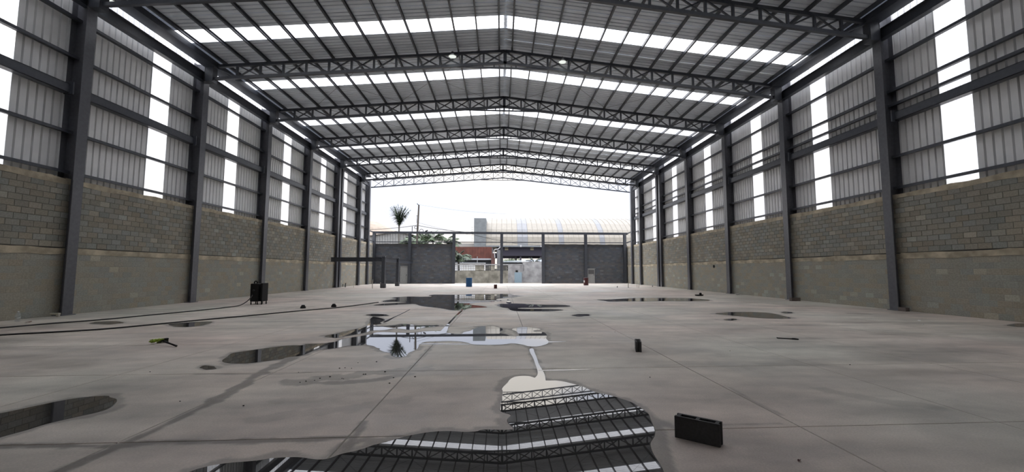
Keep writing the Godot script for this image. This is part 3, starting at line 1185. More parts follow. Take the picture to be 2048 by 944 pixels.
func build_puddles() -> void:
	for p in puddle_shapes():
		var first: PackedVector2Array = p.polys[0]
		var c := Vector2.ZERO
		for q in first:
			c += q / first.size()
		var t := thing("puddle", p.label, "puddle", "rain puddles on the floor")
		for poly in p.polys:
			put("water", water_mesh(poly, 0.003, 0.0 if p.get("small", false) else 0.05), M.water, t)
		for poly in p.get("runs", []):
			put("runnel", water_mesh(poly, 0.0022), M.water, t)


# ---------- the steel frame of an unbuilt mezzanine by the far corner ----------
func build_mezzanine() -> void:
	var t := thing("mezzanine_frame", "dark steel beams on two posts, a bare mezzanine frame in the far corner", "frame")
	var p1 := on_floor(766, 576)
	var p2 := on_floor(797.5, 572)
	p2.x = p1.x + 0.05
	var y0 := on_z(766, 523, p1.z).y
	var y1 := on_z(766, 515, p1.z).y
	var ym := (y0 + y1) * 0.5
	var a := MB.new()
	a.box(Vector3((-14.8 + p1.x) * 0.5, ym, p1.z), Vector3(p1.x + 14.8 + 0.3, y1 - y0, 0.014))
	for y in [y0, y1]:
		a.box(Vector3((-14.8 + p1.x) * 0.5, y, p1.z), Vector3(p1.x + 14.8 + 0.3, 0.02, 0.2))
	put("beam", a.mesh(), M.steel, t)
	var b := MB.new()
	var zl := p1.z - FAR_Z - 0.3
	b.box(Vector3(p1.x, ym, FAR_Z + 0.3 + zl * 0.5), Vector3(0.014, y1 - y0, zl))
	for y in [y0, y1]:
		b.box(Vector3(p1.x, y, FAR_Z + 0.3 + zl * 0.5), Vector3(0.2, 0.02, zl))
	put("beam", b.mesh(), M.steel, t)
	for p in [[p1, 0.3], [p2, 0.26]]:
		var c := MB.new()
		c.chamfer_box(Vector3(p[0].x, y1 * 0.5 + 0.06, p[0].z), Vector3(p[1], y1 + 0.12, p[1]), 0.02)
		put("post", c.mesh(), M.steel, t)
		var d := MB.new()
		d.chamfer_box(Vector3(p[0].x, 0.2, p[0].z), Vector3(p[1] + 0.12, 0.4, p[1] + 0.12), 0.03)
		put("pedestal", d.mesh(), M.mortar_dark, t)


# ---------- things on and about the floor ----------
func hollow_block(l: float, h: float, w: float) -> ArrayMesh:
	# two cells right through, and a shallow groove in each end
	var mb := MB.new()
	var hl := l * 0.5
	var hw := w * 0.5
	var wall := 0.022
	var web := 0.03
	var g := 0.014
	var outer := [Vector2(-hl, hw), Vector2(hl, hw), Vector2(hl, hw * 0.45), Vector2(hl - g, hw * 0.3), Vector2(hl - g, -hw * 0.3), Vector2(hl, -hw * 0.45), Vector2(hl, -hw), Vector2(-hl, -hw), Vector2(-hl, -hw * 0.45), Vector2(-hl + g, -hw * 0.3), Vector2(-hl + g, hw * 0.3), Vector2(-hl, hw * 0.45)]
	for i in outer.size():
		var a: Vector2 = outer[i]
		var b: Vector2 = outer[(i + 1) % outer.size()]
		mb.quad(Vector3(b.x, 0, b.y), Vector3(a.x, 0, a.y), Vector3(a.x, h, a.y), Vector3(b.x, h, b.y))
	var xs := [-hl, -hl + web + g, -web * 0.5, web * 0.5, hl - web - g, hl]
	for y in [h, 0.0]:
		for q in [[xs[0], xs[5], hw, hw - wall], [xs[0], xs[5], -hw + wall, -hw]]:
			mb.quad(Vector3(q[0], y, q[2]), Vector3(q[1], y, q[2]), Vector3(q[1], y, q[3]), Vector3(q[0], y, q[3]))
		for q in [[xs[0] + g, xs[1]], [xs[2], xs[3]], [xs[4], xs[5] - g]]:
			mb.quad(Vector3(q[0], y, hw - wall), Vector3(q[1], y, hw - wall), Vector3(q[1], y, -hw + wall), Vector3(q[0], y, -hw + wall))
	for q in [[xs[1], xs[2]], [xs[3], xs[4]]]:
		var c := [Vector2(q[0], hw - wall), Vector2(q[1], hw - wall), Vector2(q[1], -hw + wall), Vector2(q[0], -hw + wall)]
		for i in 4:
			var a: Vector2 = c[i]
			var b: Vector2 = c[(i + 1) % 4]
			mb.quad(Vector3(a.x, 0, a.y), Vector3(b.x, 0, b.y), Vector3(b.x, h, b.y), Vector3(a.x, h, a.y))
	return mb.mesh()


func turned(at: Vector3, along: Vector3) -> Transform3D:
	var x := Vector3(along.x, 0, along.z).normalized()
	return Transform3D(Basis(x, Vector3.UP, x.cross(Vector3.UP)), at)


func drum(called: String, label: String, at: Vector3, h: float, r: float, m: Material) -> Node3D:
	var t := thing(called, label, "drum", "", at)
	var mb := MB.new()
	var pr := [Vector2(0.0, 0.0), Vector2(r * 0.94, 0.0), Vector2(r, 0.02), Vector2(r, h * 0.30), Vector2(r * 1.035, h * 0.33), Vector2(r, h * 0.36), Vector2(r, h * 0.63), Vector2(r * 1.035, h * 0.66), Vector2(r, h * 0.69), Vector2(r, h - 0.03), Vector2(r * 1.02, h - 0.015), Vector2(r * 0.98, h), Vector2(r * 0.93, h - 0.012), Vector2(0.0, h - 0.014)]
	mb.lathe(pr, 28)
	var body := put("body", mb.mesh(), m, t)
	for a in [0.4, 3.4]:
		var b := MB.new()
		b.lathe([Vector2(0.03, 0), Vector2(0.03, 0.02), Vector2(0.0, 0.022)], 10, Vector3(cos(a) * r * 0.7, h - 0.016, sin(a) * r * 0.7))
		put("bung", b.mesh(), M.black, body)
	return t


func floor_tube(called: String, label: String, category: String, px: Array, r: float, m: Material, lifts := []) -> Node3D:
	var curve := Curve3D.new()
	var pts := []
	for i in px.size():
		var lift: float = lifts[i] if i < lifts.size() else r
		pts.append(on_floor(px[i][0], px[i][1], lift))
	for i in pts.size():
		var tan: Vector3 = (pts[mini(i + 1, pts.size() - 1)] - pts[maxi(i - 1, 0)]) * 0.18
		curve.add_point(pts[i], -tan, tan)
	curve.bake_interval = 0.12
	var mb := MB.new()
	mb.tube(Array(curve.get_baked_points()), r, 7)
	var o := put(called, mb.mesh(), m, self)
	tag(o, label, category)
	return o


func standing_rod(called: String, label: String, category: String, x: float, y: float, top: float, w: float, m: Material, group := "") -> void:
	var p := on_floor(x, y)
	var h := maxf(on_z(x, top, p.z).y, 0.08)
	var mb := MB.new()
	mb.tube([p, p + Vector3(0.008, h * 0.6, 0.0), p + Vector3(0.02, h, 0.0)], w, 7)
	var o := put(called, mb.mesh(), m, self)
	tag(o, label, category, group)


func build_props() -> void:
	var block_mat := textured(lin(0.075, 0.074, 0.074), M.fine, 2.0, 0.9, M.grit, 0.2, false)
	# the two loose blocks
	var a := on_floor(1352, 875)
	var b := on_floor(1438, 895)
	var ax := (b - a).normalized()
	var back := ax.cross(Vector3.UP) * -1.0
	var o := put("hollow_block", hollow_block(0.385, 0.19, 0.1), block_mat, self, turned((a + b) * 0.5 + back * 0.05, ax))
	tag(o, "dark hollow concrete block showing its two cells, beside the large puddle", "block", "loose hollow blocks")
	var c := on_floor(1277.5, 704.5)
	o = put("hollow_block", hollow_block(0.385, 0.185, 0.105), block_mat, self, turned(c + Vector3(0.1, 0, -0.377) * 0.5, Vector3(0.1, 0, -0.377)))
	tag(o, "dark hollow concrete block standing end-on, alone on the bare floor", "block", "loose hollow blocks")
	build_welder()
	# cables
	floor_tube("welding_cable", "black cable running from the welding machine along the wall side", "cable", [[-90, 662], [0, 655.5], [100, 647], [200, 639.5], [300, 630], [400, 620.5], [450, 615], [478, 611], [492, 604], [500, 597], [505, 590]], 0.019, M.rubber, [0.019, 0.019, 0.019, 0.019, 0.019, 0.019, 0.02, 0.04, 0.16, 0.33, 0.5])
	floor_tube("power_cable", "long black cable crossing the floor in front of the welding machine", "cable", [[-90, 678], [0, 670], [100, 664.5], [200, 658.5], [300, 649.5], [400, 640], [500, 631], [600, 621.5], [680, 614.5], [757, 604.5]], 0.02, M.rubber)
	build_brush()
	# steel bar with a wider tip
	var r0 := on_floor(1555, 676, 0.012)
	var r1 := on_floor(1590, 678, 0.014)
	var r2 := on_floor(1597.5, 678.6, 0.014)
	var t := thing("steel_bar", "thin black steel bar with a wider tip, lying on the bare floor", "bar", "", r0)
	var mb := MB.new()
	mb.tube([Vector3(-0.01, 0.012, -0.01), Vector3(0, 0, 0), r1 - r0], 0.012, 7)
	put("shaft", mb.mesh(), M.black, t)
	mb = MB.new()
	mb.tube([r1 - r0 - (r1 - r0).normalized() * 0.06, r1 - r0, r2 - r0], [0.02, 0.02, 0.012], 7)
	put("tip", mb.mesh(), M.black, t)
	# dropped tool: flat body with a round head
	var tp := on_floor(1399, 592)
	t = thing("power_tool", "dropped black hand tool with round head, behind the long thin puddle", "tool", "", tp)
	mb = MB.new()
	mb.tube([Vector3(-0.27, 0.06, 0), Vector3(-0.16, 0.045, 0), Vector3(0.05, 0.045, 0), Vector3(0.23, 0.055, 0)], [0.03, 0.045, 0.05, 0.04], 9)
	put("body", mb.mesh(), M.black, t)
	mb = MB.new()
	mb.lathe([Vector2(0.0, 0.08), Vector2(0.05, 0.08), Vector2(0.075, 0.13), Vector2(0.07, 0.19), Vector2(0.04, 0.215), Vector2(0.0, 0.22)], 12, Vector3(0.06, -0.02, 0))
	put("head", mb.mesh(), M.black, t)
	# drums
	var blue := textured(lin(0.02, 0.12, 0.3), M.fine, 0.8, 0.45)
	var p := on_floor(938, 573.5)
	drum("blue_drum", "tall blue plastic drum in front of the open gateway", p, on_z(938, 555.5, p.z).y, 0.29, blue)
	var maroon := textured(lin(0.09, 0.018, 0.022), M.fine, 0.8, 0.45)
	p = on_floor(1172, 570.6)
	var dm := drum("maroon_drum", "maroon steel drum with a pale patch, before the far wall", p, on_z(1172, 555.5, p.z).y, 0.25, maroon)
	mb = MB.new()
	for i in 8:
		var a0 := 2.25 + 0.09 * i
		mb.quad(Vector3(cos(a0) * 0.256, 0.3, sin(a0) * 0.256), Vector3(cos(a0 + 0.09) * 0.256, 0.3, sin(a0 + 0.09) * 0.256), Vector3(cos(a0 + 0.09) * 0.256, 0.52, sin(a0 + 0.09) * 0.256), Vector3(cos(a0) * 0.256, 0.52, sin(a0) * 0.256))
	put("sticker", mb.mesh(), M.white, dm)
	p = on_floor(991, 577)
	t = thing("paint_can", "small dark red can on the floor before the gateway", "can", "", p)
	var ph: float = on_z(991, 569, p.z).y
	mb = MB.new()
	mb.lathe([Vector2(0, 0), Vector2(0.13, 0), Vector2(0.135, 0.02), Vector2(0.135, ph - 0.03), Vector2(0.14, ph - 0.015), Vector2(0.13, ph), Vector2(0, ph - 0.01)], 18)
	put("body", mb.mesh(), textured(lin(0.07, 0.014, 0.012), M.fine, 2.0, 0.5), t)
	mb = MB.new()
	mb.tube([Vector3(-0.13, ph, 0), Vector3(-0.08, ph + 0.06, 0), Vector3(0.08, ph + 0.06, 0), Vector3(0.13, ph, 0)], 0.006, 5)
	put("handle", mb.mesh(), M.black, t)
	# anchor rods and pipe ends standing in the slab near the far corners
	var pale := plain(lin(0.4, 0.38, 0.33), 0.6)
	standing_rod("pipe_stub", "pale pipe standing in the floor before the mezzanine post", "pipe", 744.5, 577, 559, 0.03, pale)
	standing_rod("pipe_stub", "short pale pipe close beside the mezzanine post", "pipe", 760.5, 575, 565, 0.025, pale)
	standing_rod("pipe_stub", "thin pale rod standing between mezzanine post and wall", "pipe", 707.5, 575, 562, 0.014, pale)
	standing_rod("pipe_stub", "stout dark pipe stub at the wall foot under the mezzanine beam", "pipe", 690.5, 574.5, 566, 0.05, M.mortar_dark)
	standing_rod("pipe_stub", "thin dark pipe stub next to the stout one by the wall", "pipe", 685.5, 573.5, 568, 0.03, M.mortar_dark)
	standing_rod("pipe_stub", "tall pale rod standing in the floor opposite the mezzanine", "pipe", 1256.5, 575.5, 563, 0.035, pale)
	standing_rod("pipe_stub", "taller thin pale rod of a close pair, opposite the mezzanine", "pipe", 1274, 574.8, 562.5, 0.02, pale, "rods opposite the mezzanine")
	standing_rod("pipe_stub", "shorter thin pale rod of a close pair, opposite the mezzanine", "pipe", 1277.8, 574.8, 565.5, 0.02, pale, "rods opposite the mezzanine")
	standing_rod("pipe_stub", "short dark pipe end in the floor past the maroon drum", "pipe", 1234.5, 575.3, 572, 0.035, M.black)
	standing_rod("pipe_stub", "very short dark pipe end by the far twin columns", "pipe", 1305, 573.5, 571.5, 0.04, M.black)
	# two black rubber plugs by the power cable
	for q in [[606.0, 616.5, "black rubber lump by the power cable, close to the welding machine"], [667.5, 614.0, "black rubber lump by the power cable, farther from the welding machine"]]:
		var pp := on_floor(q[0], q[1])
		mb = MB.new()
		mb.lathe([Vector2(0, 0), Vector2(0.1, 0), Vector2(0.105, 0.05), Vector2(0.07, 0.1), Vector2(0.06, 0.13), Vector2(0, 0.14)], 12)
		var e := put("rubber_plug", mb.mesh(), M.black, self, Transform3D(Basis.IDENTITY, pp))
		tag(e, q[2], "plug", "rubber plugs by the cable")
	build_bottle()
	# tiny stones left in the damp streaks
	var stone := MB.new()
	stone.lathe([Vector2(0, 0), Vector2(0.014, 0.001), Vector2(0.017, 0.007), Vector2(0.009, 0.014), Vector2(0, 0.015)], 7)
	var sm := stone.mesh()
	var pr := RandomNumberGenerator.new()
	pr.seed = 13
	for q in [[600, 765], [612, 763], [629, 761], [640, 757], [660, 754], [684, 757], [687, 758], [727, 749], [731, 749], [703, 737], [690, 736], [716, 726], [679, 737], [770, 744], [787, 756], [779, 767], [830, 754], [597, 745], [360, 803], [487, 812], [300, 744], [753, 724], [1230, 664], [1300, 755], [1184, 674], [1700, 730], [1460, 702]]:
		var e := put("pebble", sm, M.black, self, Transform3D(Basis(Vector3.UP, pr.randf() * TAU).scaled(Vector3.ONE * pr.randf_range(0.45, 0.9)), on_floor(q[0], q[1])))
		tag(e, "tiny dark pebble lying on the concrete floor", "pebble", "pebbles on the floor")
	# wooden offcut on a small block at the nearest column's foot
	p = on_floor(122, 633)
	t = thing("timber_offcut", "pale timber offcut resting on a lump, at the near column's foot", "timber", "", p + Vector3(0.05, 0, 0.12))
	mb = MB.new()
	mb.chamfer_box(Vector3(-0.12, 0.1, 0), Vector3(0.27, 0.05, 0.09), 0.006)
	put("board", mb.mesh(), plain(lin(0.5, 0.47, 0.38), 0.8), t)
	mb = MB.new()
	mb.chamfer_box(Vector3(-0.03, 0.037, 0), Vector3(0.08, 0.075, 0.08), 0.01)
	put("support", mb.mesh(), plain(lin(0.4, 0.38, 0.32), 0.9), t)
	# a dry leaf and paper scraps
	p = on_floor(1598.5, 922)
	t = thing("dry_leaf", "small dark red dry leaf on the floor past the lying hollow block", "leaf", "", p, 0.7)
	mb = MB.new()
	for i in 6:
		var x0 := -0.024 + 0.008 * i
		var x1 := x0 + 0.008
		var w0 := 0.011 * sqrt(maxf(0.0, 1.0 - pow(x0 / 0.024, 2.0)))
		var w1 := 0.011 * sqrt(maxf(0.0, 1.0 - pow(x1 / 0.024, 2.0)))
		for s in [-1.0, 1.0]:
			mb.quad(Vector3(x0, 0.002, 0), Vector3(x1, 0.002, 0), Vector3(x1, 0.002 + w1 * 0.7, s * w1), Vector3(x0, 0.002 + w0 * 0.7, s * w0))
	put("blade", mb.mesh(), plain(lin(0.06, 0.008, 0.008), 0.6), t)
	mb = MB.new()
	mb.tube([Vector3(0.022, 0.003, 0), Vector3(0.034, 0.006, 0.002)], 0.0012, 5)
	put("stalk", mb.mesh(), plain(lin(0.04, 0.01, 0.01), 0.7), t)
	for q in [[1840.0, 642.0, 0.05, "white paper scrap on the floor near the closed end's puddle"], [57.0, 645.0, 0.06, "brown paper scrap at the wall foot near the plastic bottle"], [1846.0, 649.5, 0.025, "tiny white chip on the floor near the white paper scrap"]]:
		var pp := on_floor(q[0], q[1])
		mb = MB.new()
		var s: float = q[2]
		mb.quad(Vector3(-s, 0.004, s), Vector3(0, 0.02, s * 0.8), Vector3(0.1 * s, s * 0.6, -s), Vector3(-s * 0.8, 0.006, -s))
		mb.quad(Vector3(0, 0.02, s * 0.8), Vector3(s, 0.004, s * 0.6), Vector3(s, s * 0.4, -s * 0.8), Vector3(0.1 * s, s * 0.6, -s))
		var e := put("paper_scrap", mb.mesh(), M.white if q[0] > 1000.0 else plain(lin(0.16, 0.09, 0.06), 0.9), self, Transform3D(Basis.IDENTITY, pp))
		tag(e, q[3], "paper")
	# blocks at the feet of columns
	var clay := textured(lin(0.16, 0.13, 0.115), M.fine, 1.5, 0.9, M.grit, 0.2, false)
	p = on_floor(1592.5, 602.5)
	o = put("foot_block", hollow_block(0.44, 0.17, 0.19), clay, self, turned(p + Vector3(0.02, 0, -0.12), Vector3(1, 0, 0.05)))
	tag(o, "brown hollow block lying at a column's foot, facing the welding machine's side", "block")
	p = on_floor(1808, 623)
	o = put("foot_block", hollow_block(0.3, 0.14, 0.16), clay, self, turned(p + Vector3(0.1, 0, -0.1), Vector3(0, 0, 1)))
	tag(o, "grey block half hidden behind the nearest column's foot, by the dark wall", "block")
	p = on_floor(1470, 589.5)
	t = thing("white_bowl", "small white bowl on the floor beside a column's foot", "bowl", "", p + Vector3(0.1, 0, 0.1))
	mb = MB.new()
	mb.lathe([Vector2(0.05, 0.0), Vector2(0.1, 0.03), Vector2(0.13, 0.07), Vector2(0.12, 0.07), Vector2(0.09, 0.035), Vector2(0.0, 0.01)], 16)
	put("body", mb.mesh(), M.white, t)


func build_welder() -> void:
	var p := on_floor(516, 608.5)
	var t := thing("welding_machine", "tall black welding machine on short legs, with a cable plugged in", "machine", "", p)
	var h := 0.93
	var mb := MB.new()
	mb.chamfer_box(Vector3(-0.08, 0.13 + (h - 0.13) * 0.5, -0.05), Vector3(0.36, h - 0.13, 0.5), 0.02)
	var cab := put("cabinet", mb.mesh(), M.black, t)
	mb = MB.new()
	mb.chamfer_box(Vector3(0.225, 0.13 + (h - 0.11) * 0.5, -0.05), Vector3(0.07, h - 0.11, 0.5), 0.015)
	put("side_panel", mb.mesh(), M.black, t)
	mb = MB.new()
	mb.box(Vector3(0.145, 0.5, -0.22), Vector3(0.1, 0.7, 0.12))
	put("core", mb.mesh(), plain(lin(0.2, 0.19, 0.2), 0.6), t)
	for x in [-0.23, 0.05, 0.225]:
		for z in [0.14, -0.24]:
			var l := MB.new()
			l.tube([Vector3(x, 0, z), Vector3(x, 0.15, z)], [0.03, 0.02], 8)
			put("leg", l.mesh(), M.black, t)
	mb = MB.new()
	mb.tube([Vector3(-0.2, h - 0.02, 0.0), Vector3(-0.2, h + 0.06, 0.0), Vector3(-0.17, h + 0.1, 0.0), Vector3(-0.11, h + 0.1, 0.0), Vector3(-0.08, h + 0.06, 0.0), Vector3(-0.08, h - 0.02, 0.0)], 0.028, 8)
	put("handle", mb.mesh(), M.black, t)
	mb = MB.new()
	mb.lathe([Vector2(0.0, 0.0), Vector2(0.045, 0.0), Vector2(0.045, 0.04), Vector2(0.03, 0.06), Vector2(0.0, 0.06)], 12, Vector3(-0.1, 0.62, 0.2), Basis(Vector3(1, 0, 0), PI / 2))
	put("dial", mb.mesh(), M.rubber, cab)
	mb = MB.new()
	mb.tube([Vector3(-0.24, 0.56, 0.02), Vector3(-0.29, 0.53, 0.03), Vector3(-0.3, 0.5, 0.04)], 0.026, 8)
	put("plug", mb.mesh(), M.rubber, cab)


func build_brush() -> void:
	var a := on_floor(305, 688)
	var b := on_floor(336, 684)
	var t := thing("floor_brush", "yellow-green bristled brush with a black handle, lying on the floor", "brush", "", a)
	var d := b - a
	var dir := d.normalized()
	var side := dir.cross(Vector3.UP)
	var ln := d.length()
	var bs := Basis(dir, Vector3.UP, side * -1.0)
	var mb := MB.new()
	mb.chamfer_box(dir * ln * 0.62 + Vector3(0, 0.07, 0), Vector3(ln * 0.75, 0.035, 0.07), 0.008, bs)
	put("head", mb.mesh(), M.black, t)
	mb = MB.new()
	var r := RandomNumberGenerator.new()
	r.seed = 5
	for i in 130:
		var u := r.randf_range(0.0, ln * 0.5)
		var p := dir * u + side * r.randf_range(-0.035, 0.035) + Vector3(0, r.randf_range(0.045, 0.085), 0)
		var e := p - dir * r.randf_range(0.02, 0.07) + Vector3(0, r.randf_range(-0.03, 0.012), 0) + side * r.randf_range(-0.03, 0.03)
		e.y = maxf(e.y, 0.006)
		mb.tube([p + dir * 0.05, p, e], 0.006, 4, false)
	var br := put("bristles", mb.mesh(), plain(lin(0.3, 0.42, 0.03), 0.6), t)
	br.set_meta("kind", "stuff")
	mb = MB.new()
	for i in 90:
		var u := r.randf_range(ln * 0.3, ln)
		var p := dir * u + side * r.randf_range(-0.03, 0.03) + Vector3(0, 0.055, 0)
		mb.tube([p, Vector3(p.x, 0.004, p.z) + side * r.randf_range(-0.02, 0.02)], 0.005, 4, false)
	br = put("bristles", mb.mesh(), plain(lin(0.05, 0.06, 0.03), 0.7), t)
	br.set_meta("kind", "stuff")
	mb = MB.new()
	var h0 := on_floor(329, 683, 0.09) - a
	var h1 := on_floor(353, 692, 0.02) - a
	mb.tube([h0, h0.lerp(h1, 0.5), h1], [0.02, 0.016, 0.019], 8)
	put("handle", mb.mesh(), M.black, t)


func build_bottle() -> void:
	var p := on_floor(26, 643)
	var t := thing("plastic_bottle", "clear plastic bottle with white cap standing at the wall foot", "bottle", "", p + Vector3(0.12, 0, 0))
	var pet := plain(Color(0.85, 0.88, 0.88, 0.22), 0.08)
	pet.transparency = BaseMaterial3D.TRANSPARENCY_ALPHA
	var mb := MB.new()
	mb.lathe([Vector2(0.0, 0.004), Vector2(0.05, 0.0), Vector2(0.058, 0.02), Vector2(0.06, 0.08), Vector2(0.055, 0.11), Vector2(0.06, 0.14), Vector2(0.06, 0.19), Vector2(0.045, 0.23), Vector2(0.018, 0.262), Vector2(0.016, 0.28)], 20)
	var pb := put("body", mb.mesh(), pet, t)
	mb = MB.new()
	mb.lathe([Vector2(0.02, 0.275), Vector2(0.02, 0.3), Vector2(0.0, 0.302)], 14)
	put("cap", mb.mesh(), M.white, t)
	mb = MB.new()
	mb.lathe([Vector2(0.061, 0.09), Vector2(0.0575, 0.11), Vector2(0.061, 0.135)], 20)
	put("label_band", mb.mesh(), plain(lin(0.5, 0.52, 0.5), 0.6), pb)


func build_lamps() -> void:
	var shell := plain(lin(0.7, 0.7, 0.68), 0.35)
	var spots := [[905.0, 111.5, -21.42, "white round high-bay lamp on the fourth truss, on the welding machine's half"], [1125.0, 122.5, -21.42, "white round high-bay lamp on the fourth truss, on the other half"], [221.0, 1.5, -16.1, "white round high-bay lamp close to the nearest column's head"], [946.5, 321.0, -45.5, "white round high-bay lamp near the end truss, on the mezzanine's half"], [1064.0, 324.0, -45.5, "white round high-bay lamp near the end truss, away from the mezzanine"]]
	for q in spots:
		var p := on_z(q[0], q[1], q[2])
		var t := thing("high_bay_lamp", q[3], "lamp", "high-bay lamps", p)
		var mb := MB.new()
		mb.lathe([Vector2(0.2, -0.05), Vector2(0.195, -0.045), Vector2(0.15, 0.03), Vector2(0.09, 0.08), Vector2(0.06, 0.09)], 20)
		var rf := put("reflector", mb.mesh(), shell, t)
		mb = MB.new()
		mb.lathe([Vector2(0.0, -0.075), Vector2(0.1, -0.065), Vector2(0.19, -0.045)], 20)
		var glow := plain(lin(0.75, 0.75, 0.72), 0.3)
		glow.emission_enabled = true
		glow.emission = Color(0.97, 1.0, 0.97)
		glow.emission_energy_multiplier = 0.8
		put("lens", mb.mesh(), glow, rf)
		var bulb := SpotLight3D.new()
		bulb.name = "lamp_light"
		bulb.light_color = Color(0.97, 1.0, 0.97)
		bulb.light_energy = 0.25
		bulb.light_size = 0.18
		bulb.spot_range = 40.0
		bulb.spot_attenuation = 2.0
		bulb.spot_angle = 70.0
		bulb.shadow_enabled = true
		bulb.position = Vector3(0, -0.07, 0)
		bulb.rotation = Vector3(-PI / 2, 0, 0)
		t.add_child(bulb)
		mb = MB.new()
		mb.lathe([Vector2(0.07, 0.08), Vector2(0.07, 0.2), Vector2(0.0, 0.2)], 14)
		put("housing", mb.mesh(), M.steel_light, t)
		mb = MB.new()
		var up := roof_y(p.x, -0.04) - p.y
		mb.tube([Vector3(0, 0.18, 0), Vector3(0, maxf(up, 0.25), 0)], 0.01, 6)
		put("stem", mb.mesh(), M.steel, t)


# ---------- outside ----------
func px_box(mb: MB, x0: float, x1: float, y0: float, y1: float, z: float, depth: float) -> void:
	# a box whose near face fills those pixels at distance z
	var a := on_z(x0, y1, z)
	var b := on_z(x1, y0, z)
	mb.box(Vector3((a.x + b.x) * 0.5, (a.y + b.y) * 0.5, z - depth * 0.5), Vector3(b.x - a.x, b.y - a.y, depth))


func build_outside() -> void:
	var ground := structure("ground", "pale bare yard ground beyond the hall", "ground")
	var mb := MB.new()
	mb.box(Vector3(0, -0.28, -150), Vector3(700, 0.5, 700))
	put("earth", mb.mesh(), textured(lin(0.17, 0.15, 0.125), M.fine, 0.05, 0.95), ground)
	build_yard_wall()
	build_red_shed()
	build_barrel_hall()
	build_gable_shed()
	build_hill()
	build_pole()
	build_plants()


func build_yard_wall() -> void:
	var z := -55.0
	var t := thing("yard_wall", "old stained plaster yard wall with pierced blocks on top, beyond the gateway", "wall")
	var plaster := textured(lin(0.45, 0.432, 0.37), noise_tex(0.006, 6, 15, 0.6, 1.0), 0.25, 0.95, M.grit, 0.4)
	var grey := textured(lin(0.47, 0.475, 0.49), noise_tex(0.006, 6, 16, 0.7, 1.0), 0.25, 0.95, M.grit, 0.4)
	var bottom := on_z(1000, 541.3, z).y
	var mb := MB.new()
	mb.box(Vector3(-4.4, bottom * 0.5 - 0.05, z - 0.1), Vector3(13.2, bottom + 0.1, 0.2))
	put("plaster_face", mb.mesh(), plaster, t)
	mb = MB.new()
	px_box(mb, 1045.5, 1110, 523.5, 567, z, 0.2)
	put("grey_face", mb.mesh(), grey, t)
	mb = MB.new()
	px_box(mb, 1016, 1045.5, 529.5, 567, z + 0.03, 0.22)
	put("grey_face", mb.mesh(), grey, t)
	# piers between the pierced runs
	for q in [[950.5, 968.0], [981.8, 989.0]]:
		mb = MB.new()
		px_box(mb, q[0], q[1], 529.5, 542, z, 0.2)
		put("pier", mb.mesh(), plaster, t)
	# pierced blocks: two columns of three openings
	var unit := MB.new()
	var w := 0.43
	var h := on_z(1000, 530.2, z).y - bottom
	for x in [0.0, w * 0.5, w]:
		unit.box(Vector3(x, h * 0.5, -0.05), Vector3(0.055, h, 0.1))
	for k in 4:
		unit.box(Vector3(w * 0.5, h * k / 3.0, -0.05), Vector3(w, 0.045, 0.1))
	var um := unit.mesh()
	for q in [[909.5, 2, 0], [923.3, 4, 1], [968.2, 2, 1], [989.0, 4, 1], [1041.0, 1, 1]]:
		var x0 := on_z(q[0], 541, z).x
		for k in int(q[1]):
			var e := put("pierced_block", um, grey if q[2] == 0 else plaster, t, Transform3D(Basis.IDENTITY, Vector3(x0 + w * k, bottom, z)))
			if q[2] == 0:
				e.position.z += 0.02
	mb = MB.new()
	px_box(mb, 905, 1045, 528.2, 530.4, z + 0.05, 0.3)
	put("coping", mb.mesh(), grey, t)
	# sheet-metal door
	mb = MB.new()
	px_box(mb, 1029, 1043.5, 544.6, 566.5, z + 0.06, 0.05)
	put("door", mb.mesh(), textured(lin(0.33, 0.45, 0.54), M.fine, 0.6, 0.6), t)
	mb = MB.new()
	px_box(mb, 1031.3, 1035.8, 540.8, 544, z + 0.07, 0.05)
	put("dark_opening", mb.mesh(), M.black, t)  # black plate standing for the shade inside a wall hole


